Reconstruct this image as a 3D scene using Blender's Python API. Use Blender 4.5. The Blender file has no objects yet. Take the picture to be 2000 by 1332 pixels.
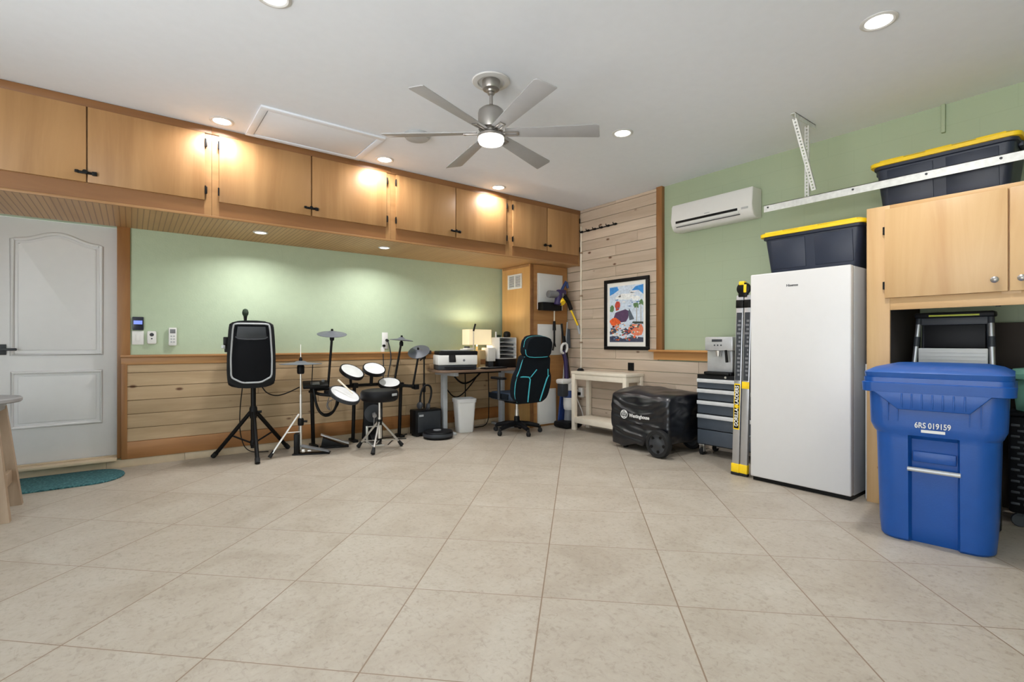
import bpy, bmesh, math, random
from mathutils import Vector, Matrix, noise
random.seed(7)
PI = math.pi
SC = bpy.context.scene
COL = SC.collection

# ------------------------------------------------------------------ helpers
def R(d): return math.radians(d)
def lin(c):
    o = []
    for v in c:
        v = v / 255.0
        o.append(v / 12.92 if v <= 0.04045 else ((v + 0.055) / 1.055) ** 2.4)
    return (o[0], o[1], o[2], 1.0)

class MB:
    """collects shapes into one mesh"""
    def __init__(self): self.bm = bmesh.new(); self.T = Matrix.Identity(4)
    def add(self, vs, fs):
        bv = [self.bm.verts.new(self.T @ Vector(v)) for v in vs]
        for f in fs:
            try: self.bm.faces.new([bv[i] for i in f])
            except ValueError: pass
        return self
    def box(self, a, b, r=0, seg=2):
        a, b = Vector(a), Vector(b)
        lo = Vector((min(a[i], b[i]) for i in range(3))); hi = Vector((max(a[i], b[i]) for i in range(3)))
        t = bmesh.new(); bmesh.ops.create_cube(t, size=1)
        for v in t.verts: v.co = Vector(((lo[i] + hi[i]) / 2 + v.co[i] * (hi[i] - lo[i]) for i in range(3)))
        if r:
            r = min(r, min(hi - lo) * 0.49)
            bmesh.ops.bevel(t, geom=t.edges[:], offset=r, segments=seg, affect='EDGES', profile=0.5)
        return self.take(t)
    def take(self, t):
        t.verts.index_update()
        self.add([v.co.copy() for v in t.verts], [[v.index for v in f.verts] for f in t.faces])
        t.free(); return self
    def cyl(self, p, q, r, r2=None, seg=24, caps=True):
        p, q = Vector(p), Vector(q); r2 = r if r2 is None else r2
        d = (q - p).normalized(); u = d.orthogonal().normalized(); w = d.cross(u)
        vs = []
        for c, rr in ((p, r), (q, r2)):
            for i in range(seg):
                an = 2 * PI * i / seg; vs.append(c + (u * math.cos(an) + w * math.sin(an)) * rr)
        fs = [(i, (i + 1) % seg, seg + (i + 1) % seg, seg + i) for i in range(seg)]
        if caps: fs += [tuple(range(seg))[::-1], tuple(range(seg, 2 * seg))]
        return self.add(vs, fs)
    def tube(self, pts, r, seg=8, closed=False, smooth=0):
        P = [Vector(p) for p in pts]
        for _ in range(smooth):
            Q = []
            n = len(P)
            for i in range(n if closed else n - 1):
                a, b = P[i], P[(i + 1) % n]; Q += [a * .75 + b * .25, a * .25 + b * .75]
            if not closed: Q = [P[0]] + Q + [P[-1]]
            P = Q
        n = len(P); vs = []; fs = []; u = None
        for i in range(n):
            if closed: t = P[(i + 1) % n] - P[i - 1]
            else: t = P[min(i + 1, n - 1)] - P[max(i - 1, 0)]
            t.normalize()
            if u is None: u = t.orthogonal().normalized()
            u = (u - t * u.dot(t))
            if u.length < 1e-6: u = t.orthogonal()
            u.normalize(); w = t.cross(u)
            rr = r[i] if isinstance(r, (list, tuple)) else r
            for k in range(seg):
                an = 2 * PI * k / seg; vs.append(P[i] + (u * math.cos(an) + w * math.sin(an)) * rr)
        for i in range(n if closed else n - 1):
            j = (i + 1) % n
            for k in range(seg):
                l = (k + 1) % seg; fs.append((i * seg + k, i * seg + l, j * seg + l, j * seg + k))
        if not closed: fs += [tuple(range(seg))[::-1], tuple((n - 1) * seg + k for k in range(seg))]
        return self.add(vs, fs)
    def lathe(self, prof, c=(0, 0, 0), seg=32, ax=(0, 0, 1), caps=True):
        ax = Vector(ax).normalized(); u = ax.orthogonal().normalized(); w = ax.cross(u); c = Vector(c)
        vs = []; fs = []; n = len(prof)
        for (r, z) in prof:
            for k in range(seg):
                an = 2 * PI * k / seg; vs.append(c + ax * z + (u * math.cos(an) + w * math.sin(an)) * max(r, 1e-4))
        for i in range(n - 1):
            for k in range(seg):
                l = (k + 1) % seg; fs.append((i * seg + k, i * seg + l, (i + 1) * seg + l, (i + 1) * seg + k))
        if caps: fs += [tuple(range(seg))[::-1], tuple((n - 1) * seg + k for k in range(seg))]
        return self.add(vs, fs)
    def prism(self, outl, d, o=(0, 0, 0), ax='y', r=0):
        """outline in a plane (x,z for ax y / y,z for ax x / x,y for ax z) pushed by d along ax"""
        def P(a, b, c):
            return Vector(o) + Vector({'y': (a, c, b), 'x': (c, a, b), 'z': (a, b, c)}[ax])
        t = bmesh.new(); n = len(outl)
        v0 = [t.verts.new(P(a, b, 0)) for a, b in outl]; v1 = [t.verts.new(P(a, b, d)) for a, b in outl]
        t.faces.new(v0[::-1]); t.faces.new(v1)
        for i in range(n): t.faces.new((v0[i], v0[(i + 1) % n], v1[(i + 1) % n], v1[i]))
        if r:
            es = [e for e in t.edges if (e.verts[0] in v0) == (e.verts[1] in v0)]
            bmesh.ops.bevel(t, geom=es, offset=r, segments=2, affect='EDGES', profile=0.5)
        return self.take(t)
    def loft(self, secs, caps=True):
        n = len(secs[0]); vs = [p for s in secs for p in s]; fs = []
        for i in range(len(secs) - 1):
            for k in range(n):
                l = (k + 1) % n; fs.append((i * n + k, i * n + l, (i + 1) * n + l, (i + 1) * n + k))
        if caps: fs += [tuple(range(n))[::-1], tuple((len(secs) - 1) * n + k for k in range(n))]
        return self.add(vs, fs)
    def build(self, name, mat, parent=None, angle=38):
        bm = self.bm
        bmesh.ops.recalc_face_normals(bm, faces=bm.faces[:])
        me = bpy.data.meshes.new(name); bm.to_mesh(me); bm.free()
        for p in me.polygons: p.use_smooth = True
        me.set_sharp_from_angle(angle=R(angle))
        me.materials.append(mat)
        o = bpy.data.objects.new(name, me); COL.objects.link(o)
        if parent: o.parent = parent
        return o

def tag(o, label=None, cat=None, group=None, kind=None):
    if label: o['label'] = label
    if cat: o['category'] = cat
    if group: o['group'] = group
    if kind: o['kind'] = kind
    return o
def thing(name, label, cat, loc=(0, 0, 0), rz=0, group=None):
    o = bpy.data.objects.new(name, None); COL.objects.link(o)
    o.empty_display_size = .1; o.location = loc; o.rotation_euler = (0, 0, R(rz))
    return tag(o, label, cat, group)
def struct(mb, name, mat, parent=None):
    return tag(mb.build(name, mat, parent), kind='structure')
def dup(o, parent=None):
    c = o.copy(); COL.objects.link(c); c.parent = parent
    for k in o.children: dup(k, c)
    return c
FX = Matrix(((0, 0, -1, 0), (-1, 0, 0, 0), (0, 1, 0, 0), (0, 0, 0, 1)))   # lettering that faces -x
FY = Matrix(((1, 0, 0, 0), (0, 0, -1, 0), (0, 1, 0, 0), (0, 0, 0, 1)))    # lettering that faces -y
def lettering(name, s, size, at, face, mat, parent=None, rot=0, bold=0, ext=.0008, sx=1):
    cu = bpy.data.curves.new('t', 'FONT'); cu.body = s; cu.size = size; cu.extrude = ext; cu.offset = bold
    cu.align_x = 'CENTER'; cu.align_y = 'CENTER'
    t = bpy.data.objects.new('t', cu); COL.objects.link(t)
    dg = bpy.context.evaluated_depsgraph_get()
    me = bpy.data.meshes.new_from_object(t.evaluated_get(dg)); bpy.data.objects.remove(t)
    me.name = name
    me.transform(Matrix.Translation(at) @ face @ Matrix.Rotation(rot, 4, 'Z') @ Matrix.Diagonal((sx, 1, 1, 1)))
    me.materials.clear(); me.materials.append(mat)
    o = bpy.data.objects.new(name, me); COL.objects.link(o)
    if parent: o.parent = parent
    return o

# ---------------------------------------------------------------- materials
def node_mat(name):
    m = bpy.data.materials.new(name); m.use_nodes = True
    nt = m.node_tree; b = nt.nodes['Principled BSDF']
    return m, nt, b
def N(nt, t, **kw):
    n = nt.nodes.new(t)
    for k, v in kw.items():
        if k.startswith('i_'): n.inputs[int(k[2:]) if k[2:].isdigit() else k[2:].replace('_', ' ')].default_value = v
        else: setattr(n, k, v)
    return n
def ramp(nt, stops, interp='LINEAR'):
    n = nt.nodes.new('ShaderNodeValToRGB'); n.color_ramp.interpolation = interp
    e = n.color_ramp.elements
    while len(e) < len(stops): e.new(.5)
    for i, (p, c) in enumerate(stops): e[i].position = p; e[i].color = c
    return n
def mix(nt, fac, a, b, mode='MIX'):
    n = nt.nodes.new('ShaderNodeMix'); n.data_type = 'RGBA'; n.blend_type = mode
    for s, v in ((n.inputs['Factor'], fac), (n.inputs[6], a), (n.inputs[7], b)):
        if hasattr(v, 'links') or hasattr(v, 'is_output'): nt.links.new(v, s)
        else: s.default_value = v
    return n.outputs[2]
def M(name, rgb, rough=.5, metal=0, var=.06, scale=14, bump=0, bscale=60, coat=0, spec=.5):
    m, nt, b = node_mat(name)
    c = lin(rgb)
    tc = N(nt, 'ShaderNodeTexCoord')
    nz = N(nt, 'ShaderNodeTexNoise', i_Scale=scale, i_Detail=3.0)
    nt.links.new(tc.outputs['Object'], nz.inputs['Vector'])
    d = tuple(min(1, x * (1 - var)) for x in c[:3]) + (1,); l = tuple(min(1, x * (1 + var)) for x in c[:3]) + (1,)
    rp = ramp(nt, [(.3, d), (.7, l)]); nt.links.new(nz.outputs['Fac'], rp.inputs['Fac'])
    nt.links.new(rp.outputs['Color'], b.inputs['Base Color'])
    b.inputs['Roughness'].default_value = rough; b.inputs['Metallic'].default_value = metal
    b.inputs['Coat Weight'].default_value = coat; b.inputs['Specular IOR Level'].default_value = spec
    if bump:
        n2 = N(nt, 'ShaderNodeTexNoise', i_Scale=bscale, i_Detail=4.0)
        nt.links.new(tc.outputs['Object'], n2.inputs['Vector'])
        bp = N(nt, 'ShaderNodeBump', i_Strength=bump, i_Distance=.01)
        nt.links.new(n2.outputs['Fac'], bp.inputs['Height']); nt.links.new(bp.outputs['Normal'], b.inputs['Normal'])
    return m
def WOOD(name, a, bcol, grain='z', fine=9, rough=.42, knots=0, island=0, kcol=(96, 62, 38), stripes=0):
    m, nt, b = node_mat(name); L = nt.links
    tc = N(nt, 'ShaderNodeTexCoord'); mp = N(nt, 'ShaderNodeMapping')
    s = [fine] * 3; s['xyz'.index(grain)] = fine * .09
    mp.inputs['Scale'].default_value = s; L.new(tc.outputs['Object'], mp.inputs['Vector'])
    vec = mp.outputs['Vector']
    if island:
        geo = N(nt, 'ShaderNodeNewGeometry'); va = N(nt, 'ShaderNodeVectorMath', operation='SCALE'); va.inputs['Scale'].default_value = 37
        cx = N(nt, 'ShaderNodeCombineXYZ')
        for k in range(3): L.new(geo.outputs['Random Per Island'], cx.inputs[k])
        L.new(cx.outputs[0], va.inputs[0]); ad = N(nt, 'ShaderNodeVectorMath', operation='ADD')
        L.new(vec, ad.inputs[0]); L.new(va.outputs[0], ad.inputs[1]); vec = ad.outputs[0]
    nz = N(nt, 'ShaderNodeTexNoise', i_Scale=1.0, i_Detail=6.0, i_Roughness=.6, i_Distortion=.6); L.new(vec, nz.inputs['Vector'])
    rp = ramp(nt, [(.28, lin(bcol)), (.5, tuple((x + y) / 2 for x, y in zip(lin(a), lin(bcol)))), (.72, lin(a))]); L.new(nz.outputs['Fac'], rp.inputs['Fac'])
    col = rp.outputs['Color']
    if island:
        mr = N(nt, 'ShaderNodeMapRange'); mr.inputs['To Min'].default_value = 1 - island; mr.inputs['To Max'].default_value = 1 + island * .6
        L.new(geo.outputs['Random Per Island'], mr.inputs['Value'])
        cc = N(nt, 'ShaderNodeCombineColor')
        for k in range(3): L.new(mr.outputs['Result'], cc.inputs[k])
        col = mix(nt, 1.0, col, cc.outputs[0], 'MULTIPLY')
    if knots:
        mk = N(nt, 'ShaderNodeMapping'); ks = [2.6] * 3; ks['xyz'.index(grain)] = 1.25; mk.inputs['Scale'].default_value = ks
        L.new(tc.outputs['Object'], mk.inputs['Vector'])
        vo = N(nt, 'ShaderNodeTexVoronoi', i_Scale=2.1, i_Randomness=1.0); L.new(mk.outputs[0], vo.inputs['Vector'])
        kr = ramp(nt, [(.05 * knots, (1, 1, 1, 1)), (.115 * knots, (0, 0, 0, 1))]); L.new(vo.outputs['Distance'], kr.inputs['Fac'])
        col = mix(nt, kr.outputs['Color'], col, lin(kcol))
    if stripes:
        sp = N(nt, 'ShaderNodeSeparateXYZ'); L.new(tc.outputs['Object'], sp.inputs[0])
        mm = N(nt, 'ShaderNodeMath', operation='MULTIPLY'); mm.inputs[1].default_value = 1 / stripes; L.new(sp.outputs['X'], mm.inputs[0])
        fr = N(nt, 'ShaderNodeMath', operation='FRACT'); L.new(mm.outputs[0], fr.inputs[0])
        sr = ramp(nt, [(0, (1, 1, 1, 1)), (.08, (1, 1, 1, 1)), (.18, (0, 0, 0, 1)), (.92, (0, 0, 0, 1)), (1, (1, 1, 1, 1))]); L.new(fr.outputs[0], sr.inputs['Fac'])
        col = mix(nt, sr.outputs['Color'], col, lin((140, 100, 62)))
    L.new(col, b.inputs['Base Color']); b.inputs['Roughness'].default_value = rough
    return m
def EMIT(name, rgb, st):
    m, nt, b = node_mat(name)
    b.inputs['Base Color'].default_value = lin(rgb); b.inputs['Emission Color'].default_value = lin(rgb); b.inputs['Emission Strength'].default_value = st
    return m
def FLOOR():
    m, nt, b = node_mat('floor_tile'); L = nt.links
    tc = N(nt, 'ShaderNodeTexCoord'); sp = N(nt, 'ShaderNodeSeparateXYZ'); L.new(tc.outputs['Object'], sp.inputs[0])
    def mth(op, a, c):
        n = N(nt, 'ShaderNodeMath', operation=op)
        for i, v in enumerate((a, c)):
            if v is None: continue
            if isinstance(v, (int, float)): n.inputs[i].default_value = v
            else: L.new(v, n.inputs[i])
        return n.outputs[0]
    A = mth('DIVIDE', mth('ADD', mth('SUBTRACT', sp.outputs['X'], sp.outputs['Y']), .226 + 84.85), .8485)
    B = mth('DIVIDE', mth('ADD', mth('ADD', sp.outputs['X'], sp.outputs['Y']), -2.345 + 84.85), .8485)
    def edge(v, w):
        f = mth('FRACT', v, None); d = mth('ABSOLUTE', mth('SUBTRACT', f, .5), None)
        return mth('GREATER_THAN', d, .5 - w)
    g = mth('MAXIMUM', edge(A, .0050), edge(B, .0036))
    cx = N(nt, 'ShaderNodeCombineXYZ'); L.new(mth('FLOOR', A, None), cx.inputs[0]); L.new(mth('FLOOR', B, None), cx.inputs[1])
    wn = N(nt, 'ShaderNodeTexWhiteNoise'); L.new(cx.outputs[0], wn.inputs['Vector'])
    ad = N(nt, 'ShaderNodeVectorMath', operation='MULTIPLY_ADD'); L.new(wn.outputs['Color'], ad.inputs[0]); ad.inputs[1].default_value = (9, 9, 9); L.new(tc.outputs['Object'], ad.inputs[2])
    n1 = N(nt, 'ShaderNodeTexNoise', i_Scale=2.2, i_Detail=7.0, i_Roughness=.65, i_Distortion=.8); L.new(ad.outputs[0], n1.inputs['Vector'])
    r1 = ramp(nt, [(.3, lin((158, 148, 134))), (.5, lin((168, 159, 146))), (.72, lin((175, 168, 156)))]); L.new(n1.outputs['Fac'], r1.inputs['Fac'])
    mp = N(nt, 'ShaderNodeMapping'); mp.inputs['Rotation'].default_value = (0, 0, R(45)); mp.inputs['Scale'].default_value = (26, 9, 9); L.new(ad.outputs[0], mp.inputs['Vector'])
    n2 = N(nt, 'ShaderNodeTexNoise', i_Scale=1.0, i_Detail=5.0, i_Roughness=.7, i_Distortion=1.5); L.new(mp.outputs[0], n2.inputs['Vector'])
    r2 = ramp(nt, [(.32, (1, 1, 1, 1)), (.44, (0, 0, 0, 1))]); L.new(n2.outputs['Fac'], r2.inputs['Fac'])
    c = mix(nt, mth('MULTIPLY', r2.outputs['Color'], .45), r1.outputs['Color'], lin((148, 138, 126)))
    n3 = N(nt, 'ShaderNodeTexNoise', i_Scale=38.0, i_Detail=5.0, i_Roughness=.7, i_Distortion=.6); L.new(ad.outputs[0], n3.inputs['Vector'])
    r3 = ramp(nt, [(.34, (.80, .78, .75, 1)), (.46, (.97, .965, .96, 1)), (.6, (1.0, 1.0, 1.0, 1)), (.72, (1.06, 1.05, 1.04, 1))]); L.new(n3.outputs['Fac'], r3.inputs['Fac'])
    c = mix(nt, 1.0, c, r3.outputs['Color'], 'MULTIPLY')
    c = mix(nt, g, c, lin((128, 110, 92)))
    L.new(c, b.inputs['Base Color']); b.inputs['Roughness'].default_value = .42; b.inputs['Specular IOR Level'].default_value = .35
    bp = N(nt, 'ShaderNodeBump', i_Strength=.25, i_Distance=.002, invert=True); L.new(g, bp.inputs['Height']); L.new(bp.outputs[0], b.inputs['Normal'])
    return m
def BLOCKWALL(name, rgb):
    m, nt, b = node_mat(name); L = nt.links
    tc = N(nt, 'ShaderNodeTexCoord'); mp = N(nt, 'ShaderNodeMapping'); mp.inputs['Rotation'].default_value = (0, R(90), 0)
    sp = N(nt, 'ShaderNodeSeparateXYZ'); L.new(tc.outputs['Object'], sp.inputs[0]); cx = N(nt, 'ShaderNodeCombineXYZ')
    L.new(sp.outputs['Y'], cx.inputs[0]); L.new(sp.outputs['Z'], cx.inputs[1])
    br = N(nt, 'ShaderNodeTexBrick', offset=.5); br.inputs['Scale'].default_value = 1; br.inputs['Brick Width'].default_value = .406; br.inputs['Row Height'].default_value = .203
    br.inputs['Mortar Size'].default_value = .006; br.inputs['Mortar Smooth'].default_value = .6
    for i in (1, 2): br.inputs[i].default_value = lin(rgb)
    br.inputs[3].default_value = lin(tuple(x * .982 for x in rgb))
    L.new(cx.outputs[0], br.inputs['Vector'])
    L.new(br.outputs['Color'], b.inputs['Base Color']); b.inputs['Roughness'].default_value = .6
    nz = N(nt, 'ShaderNodeTexNoise', i_Scale=70.0, i_Detail=3.0); L.new(tc.outputs['Object'], nz.inputs['Vector'])
    b1 = N(nt, 'ShaderNodeBump', i_Strength=.06, i_Distance=.004, invert=True); L.new(br.outputs['Fac'], b1.inputs['Height'])
    b2 = N(nt, 'ShaderNodeBump', i_Strength=.18, i_Distance=.003); L.new(nz.outputs['Fac'], b2.inputs['Height']); L.new(b1.outputs[0], b2.inputs['Normal'])
    L.new(b2.outputs[0], b.inputs['Normal'])
    return m

m_floor = FLOOR()
m_ceil = M('ceiling_paint', (233, 238, 247), .9, var=.01, bump=.06, bscale=40)
GREEN = (178, 194, 167)
m_green = M('green_paint', GREEN, .6, var=.02, bump=.15, bscale=70)
m_block = BLOCKWALL('green_block', (164, 178, 150))
m_cab = WOOD('cabinet_birch', (184, 142, 95), (150, 108, 66), 'z', 5, .42)
m_cabf = WOOD('cabinet_frame', (176, 134, 88), (150, 108, 66), 'x', 7, .42)
m_fascia = WOOD('dark_and_shaded_wood', (154, 108, 66), (128, 86, 50), 'x', 7, .42)  # own colour of the crown strips; painted door shadow on the bottom rails
m_bead = WOOD('beadboard', (200, 158, 108), (176, 132, 84), 'y', 7, .42, stripes=.04)
m_ply = WOOD('closet_ply', (222, 178, 116), (204, 154, 92), 'z', 6, .4)
m_trim = WOOD('stained_trim', (164, 116, 68), (126, 84, 46), 'z', 9, .4)
m_trimx = WOOD('stained_trim_long', (190, 142, 88), (160, 110, 62), 'x', 9, .4)
m_trimy = WOOD('stained_sill', (208, 156, 98), (182, 128, 74), 'y', 9, .4)
m_kick = WOOD('kick_board', (176, 124, 74), (142, 94, 52), 'x', 8, .4, knots=.9, kcol=(104, 58, 26))
m_plankx = WOOD('pine_planks_x', (198, 172, 138), (168, 142, 108), 'x', 9, .5, knots=.9, island=.14)
m_planky = WOOD('pine_planks_y', (208, 191, 172), (180, 161, 141), 'y', 9, .5, knots=.9, island=.12)
m_gap = M('plank_gap', (104, 80, 58), .9)
m_pine = WOOD('pine_cabinet', (212, 178, 130), (192, 152, 104), 'z', 6, .42, knots=.3, kcol=(170, 118, 70))
m_piney = WOOD('pine_cabinet_rail', (210, 174, 126), (188, 148, 100), 'y', 6, .42, knots=.3, kcol=(170, 118, 70))
m_white = M('white_paint', (214, 214, 214), .45, var=.01)
m_door = M('door_paint', (222, 222, 224), .4, var=.01)
m_whitep = M('white_plastic', (226, 226, 224), .35, var=.01)
m_fridge = M('white_enamel', (214, 213, 212), .3, var=.008)
m_fridges = M('grey_enamel', (186, 188, 190), .35, var=.01)
m_black = M('black_metal', (11, 11, 12), .42, spec=.25)
m_blackp = M('black_plastic', (10, 11, 15), .5, spec=.25)
m_dgrey = M('dark_grey', (48, 52, 58), .5)
m_grey = M('mid_grey', (118, 120, 124), .5)
m_lgrey = M('light_grey', (176, 180, 184), .5)
m_chrome = M('chrome', (232, 230, 226), .3, .8, var=.02)
m_alu = M('aluminium', (196, 198, 202), .35, .85, var=.03)
m_zinc = M('zinc_steel', (222, 224, 222), .5, .35, var=.10, scale=30)
m_nickel = M('brushed_nickel', (172, 168, 164), .34, .9, var=.05)
m_blade = M('fan_blade', (172, 172, 175), .5, .1, var=.03)
m_lens = EMIT('lamp_lens', (255, 252, 244), 5)
m_fanlens = EMIT('fan_lens', (255, 252, 246), 2.2)
m_shade = EMIT('lamp_shade', (248, 230, 190), .5)
m_navy = M('navy_tote', (36, 44, 62), .45, bump=.1, bscale=200)
m_yellow = M('yellow_lid', (248, 208, 24), .45)
m_blue = M('blue_bin', (12, 78, 158), .34, var=.04, bump=.05, bscale=120)
m_blued = M('blue_lid', (16, 80, 156), .38, var=.04)
m_teal = M('teal_bin', (88, 134, 118), .5)
m_slate = M('slate_drawer', (74, 82, 92), .42)
m_cover = M('black_vinyl', (17, 19, 26), .32, bump=.25, bscale=11, spec=.7)
m_rubber = M('rubber', (17, 17, 18), .75)
m_cream = M('cream_paint', (232, 222, 204), .55, var=.03)
m_mesh = M('drum_head', (224, 226, 228), .5)
m_cym = M('grey_rubber_cymbal', (92, 96, 104), .5)
m_fabric = M('dark_fabric', (13, 20, 27), .9, spec=.2, bump=.2, bscale=300)
m_cyan = M('cyan_piping', (70, 186, 200), .5)
m_seat = M('blue_black_seat', (30, 48, 66), .6)
m_desk = WOOD('desk_top', (128, 104, 86), (96, 76, 62), 'x', 8, .4)
m_oak = WOOD('oak_legs', (174, 151, 128), (144, 121, 98), 'z', 10, .5)
m_greytop = M('grey_top', (150, 150, 152), .55, var=.12, scale=8)
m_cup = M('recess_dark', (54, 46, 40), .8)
m_paper = M('paper', (236, 234, 228), .8, var=.01)
m_card = M('tan_card', (196, 172, 128), .8)
m_purple = M('purple_plastic', (50, 38, 84), .4)
m_bluep = M('blue_plastic', (36, 60, 116), .45)
m_silver = M('silver_plastic', (196, 198, 200), .35, .4)
m_pull = M('pale_pull', (222, 224, 226), .35, .15)
m_hub = M('wheel_hub_grey', (52, 54, 58), .45)
m_screen = EMIT('keypad_screen', (120, 140, 230), .7)
m_keypad = M('keypad_black', (24, 28, 48), .3)
m_gold = M('smoked_cup', (126, 128, 130), .3)
m_stone = M('tile_curb', (206, 186, 158), .45, var=.08, scale=8)
m_green2 = M('dark_green_foam', (40, 56, 40), .9)

def MAT_RUG():
    m, nt, b = node_mat('braided_mat'); L = nt.links
    tc = N(nt, 'ShaderNodeTexCoord'); mp = N(nt, 'ShaderNodeMapping'); mp.inputs['Scale'].default_value = (60, 160, 60); L.new(tc.outputs['Object'], mp.inputs[0])
    n = N(nt, 'ShaderNodeTexNoise', i_Scale=1.0, i_Detail=3.0); L.new(mp.outputs[0], n.inputs['Vector'])
    r = ramp(nt, [(.3, lin((28, 58, 66))), (.5, lin((52, 100, 106))), (.64, lin((74, 128, 132))), (.78, lin((150, 186, 186)))]); L.new(n.outputs['Fac'], r.inputs['Fac'])
    L.new(r.outputs[0], b.inputs['Base Color']); b.inputs['Roughness'].default_value = .95
    bp = N(nt, 'ShaderNodeBump', i_Strength=.8, i_Distance=.01); L.new(n.outputs['Fac'], bp.inputs['Height']); L.new(bp.outputs[0], b.inputs['Normal'])
    return m
m_rug = MAT_RUG()

# ------------------------------------------------------------- room shell
YB, XR, ZC, ZS = 5.88, 5.02, 3.01, 2.235
b = MB(); b.box((-2.7, -2.6, -.12), (5.3, 6.15, 0)); struct(b, 'floor', m_floor)
b = MB(); b.box((-2.7, -2.6, ZC), (5.3, 6.15, ZC + .12)); struct(b, 'ceiling', m_ceil)
b = MB()   # back wall with the door opening
b.box((-2.7, YB, 0), (-1.05, YB + .2, ZC)); b.box((-.05, YB, 0), (5.2, YB + .2, ZC)); b.box((-1.05, YB, ZS), (-.05, YB + .2, ZC)); b.box((-1.05, YB, 0), (-.05, YB + .2, .085))
struct(b, 'wall_back', m_green)
b = MB(); b.box((XR, -2.6, 0), (XR + .2, 5.87, ZC)); struct(b, 'wall_right', m_block)
b = MB()   # unseen side wall; its wide opening is made up to let daylight in
b.box((-2.7, -2.6, 0), (-2.58, -2.3, ZC)); b.box((-2.7, 3.0, 0), (-2.58, 6.1, ZC)); b.box((-2.7, -2.3, 2.6), (-2.58, 3.0, ZC)); b.box((-2.7, -2.3, 0), (-2.58, 3.0, .1))
struct(b, 'wall_left', m_green)
b = MB()   # wall behind the viewer
b.box((-2.6, -2.6, 0), (5.1, -2.45, ZC))
struct(b, 'wall_front', m_green)

# door
d = tag(bpy.data.objects.new('door_1', None), kind='structure'); COL.objects.link(d); d.location = (-.105, 5.945, .1)
W, H = .9, 2.13
b = MB(); b.box((-W, 0, 0), (0, .04, H), .003); b.build('door_slab', m_door, d)
def arch(x0, x1, z0, z1, dz, n=28):
    p = [(x0, z0), (x1, z0)]
    for i in range(n + 1):
        t = i / n; p.append((x1 + (x0 - x1) * t, z1 + dz * (.5 - .5 * math.cos(2 * PI * t)) ** 1.25))
    return p
for nm, o in (('upper_panel', arch(-.70, -.115, .955, 1.945, .075)), ('lower_panel', [(-.70, .33), (-.115, .33), (-.115, .80), (-.70, .80)])):
    b = MB()
    b.tube([(x, -.001, z) for x, z in o], .017, 10, True)
    cx = sum(p[0] for p in o) / len(o); cz = (min(p[1] for p in o) + max(p[1] for p in o)) / 2
    ins = [(cx + (x - cx) * .88, cz + (z - cz) * (.93 if nm[0] == 'u' else .86)) for x, z in o]
    b.prism(ins, -.008, (0, .002, 0), 'y', .006)
    b.build(nm, m_door, d)
b = MB(); b.box((-.79, -.012, .955), (-.735, 0, 1.045), .004); b.cyl((-.762, -.012, 1.0), (-.762, -.05, 1.0), .011); b.box((-.768, -.062, .99), (-.665, -.045, 1.012), .006); b.build('door_handle', m_dgrey, d)
b = MB(); b.box((-1.05, 5.80, .075), (-.105, 5.99, .1), .004); b.box((-1.05, 5.9, .1), (-.105, 5.94, .112), .003); struct(b, 'trim_1', m_stone)
b = MB(); b.box((-.105, 5.86, .085), (-.008, 5.99, ZS), .003); struct(b, 'trim_2', m_trim)
b = MB(); b.box((-1.12, 5.85, .085), (-1.02, 5.99, ZS), .003); struct(b, 'trim_3', m_trim)
b = MB(); x = -2.58
while x < 4.28:
    b.box((x, 5.852, 0), (min(x + .598, 4.29), 5.879, .074), .002); x += .6
struct(b, 'baseboard_back', m_stone)
# wainscot
b = MB(); rows = [.232, .358, .489, .618, .747, .876, .952]
for i in range(6):
    xs = [-.06, random.uniform(1.0, 2.3), random.uniform(2.6, 3.8), 4.29]
    for j in range(3): b.box((xs[j] + .0008, 5.848, rows[i] + .0016), (xs[j + 1] - .0008, 5.862, rows[i + 1] - .0016), .003, 1)
wp = struct(b, 'trim_4', m_plankx)
b = MB(); b.box((-.06, 5.862, .08), (4.29, 5.88, .96)); struct(b, 'trim_5', m_gap)
b = MB(); b.box((-.06, 5.838, .076), (4.29, 5.862, .232), .002); struct(b, 'trim_6', m_kick)
b = MB(); b.box((-.075, 5.835, .076), (-.03, 5.868, .96), .002); struct(b, 'trim_7', m_trim)
b = MB(); b.box((-.075, 5.842, .952), (4.29, 5.88, 1.022), .002); b.box((-.08, 5.822, 1.022), (4.29, 5.88, 1.044), .004); struct(b, 'trim_8', m_trimx)
# pine-clad bay of the wall beside the closet
b = MB(); z = 0.0; i = 0
while z < ZC - .01:
    z1 = min(z + .135, ZC)
    full = z1 <= .96
    cut = random.choice([None, 4.3, 3.95, 4.7])
    y0 = 1.6 if z1 < .98 else 3.645
    ys = [y0] + ([3.1 + .35 * math.sin(i * 2.1)] if y0 < 3 else []) + ([cut] if cut and y0 > 3 else []) + [5.2]
    for j in range(len(ys) - 1): b.box((5.0, ys[j] + .0008, z + .002), (5.0195, ys[j + 1] - .0008, z1 - .002), .003, 1)
    z = z1; i += 1
struct(b, 'trim_9', m_planky)
b = MB(); b.box((4.965, 3.568, 1.06), (5.02, 3.647, ZC), .003); struct(b, 'trim_10', m_trim)
b = MB(); b.box((4.985, 2.0, .955), (5.02, 3.70, 1.05), .003); b.box((4.93, 2.0, 1.05), (5.02, 3.735, 1.074), .005); struct(b, 'trim_11', m_trimy)
# short painted conduit stub near the ceiling and the flush ceiling joint
b = MB(); b.box((4.99, 1.005, 2.79), (5.02, 1.03, ZC - .001), .003)
tag(b.build('wall_batten', m_block), 'short green painted batten below the ceiling above the upper black tote', 'batten')
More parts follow.
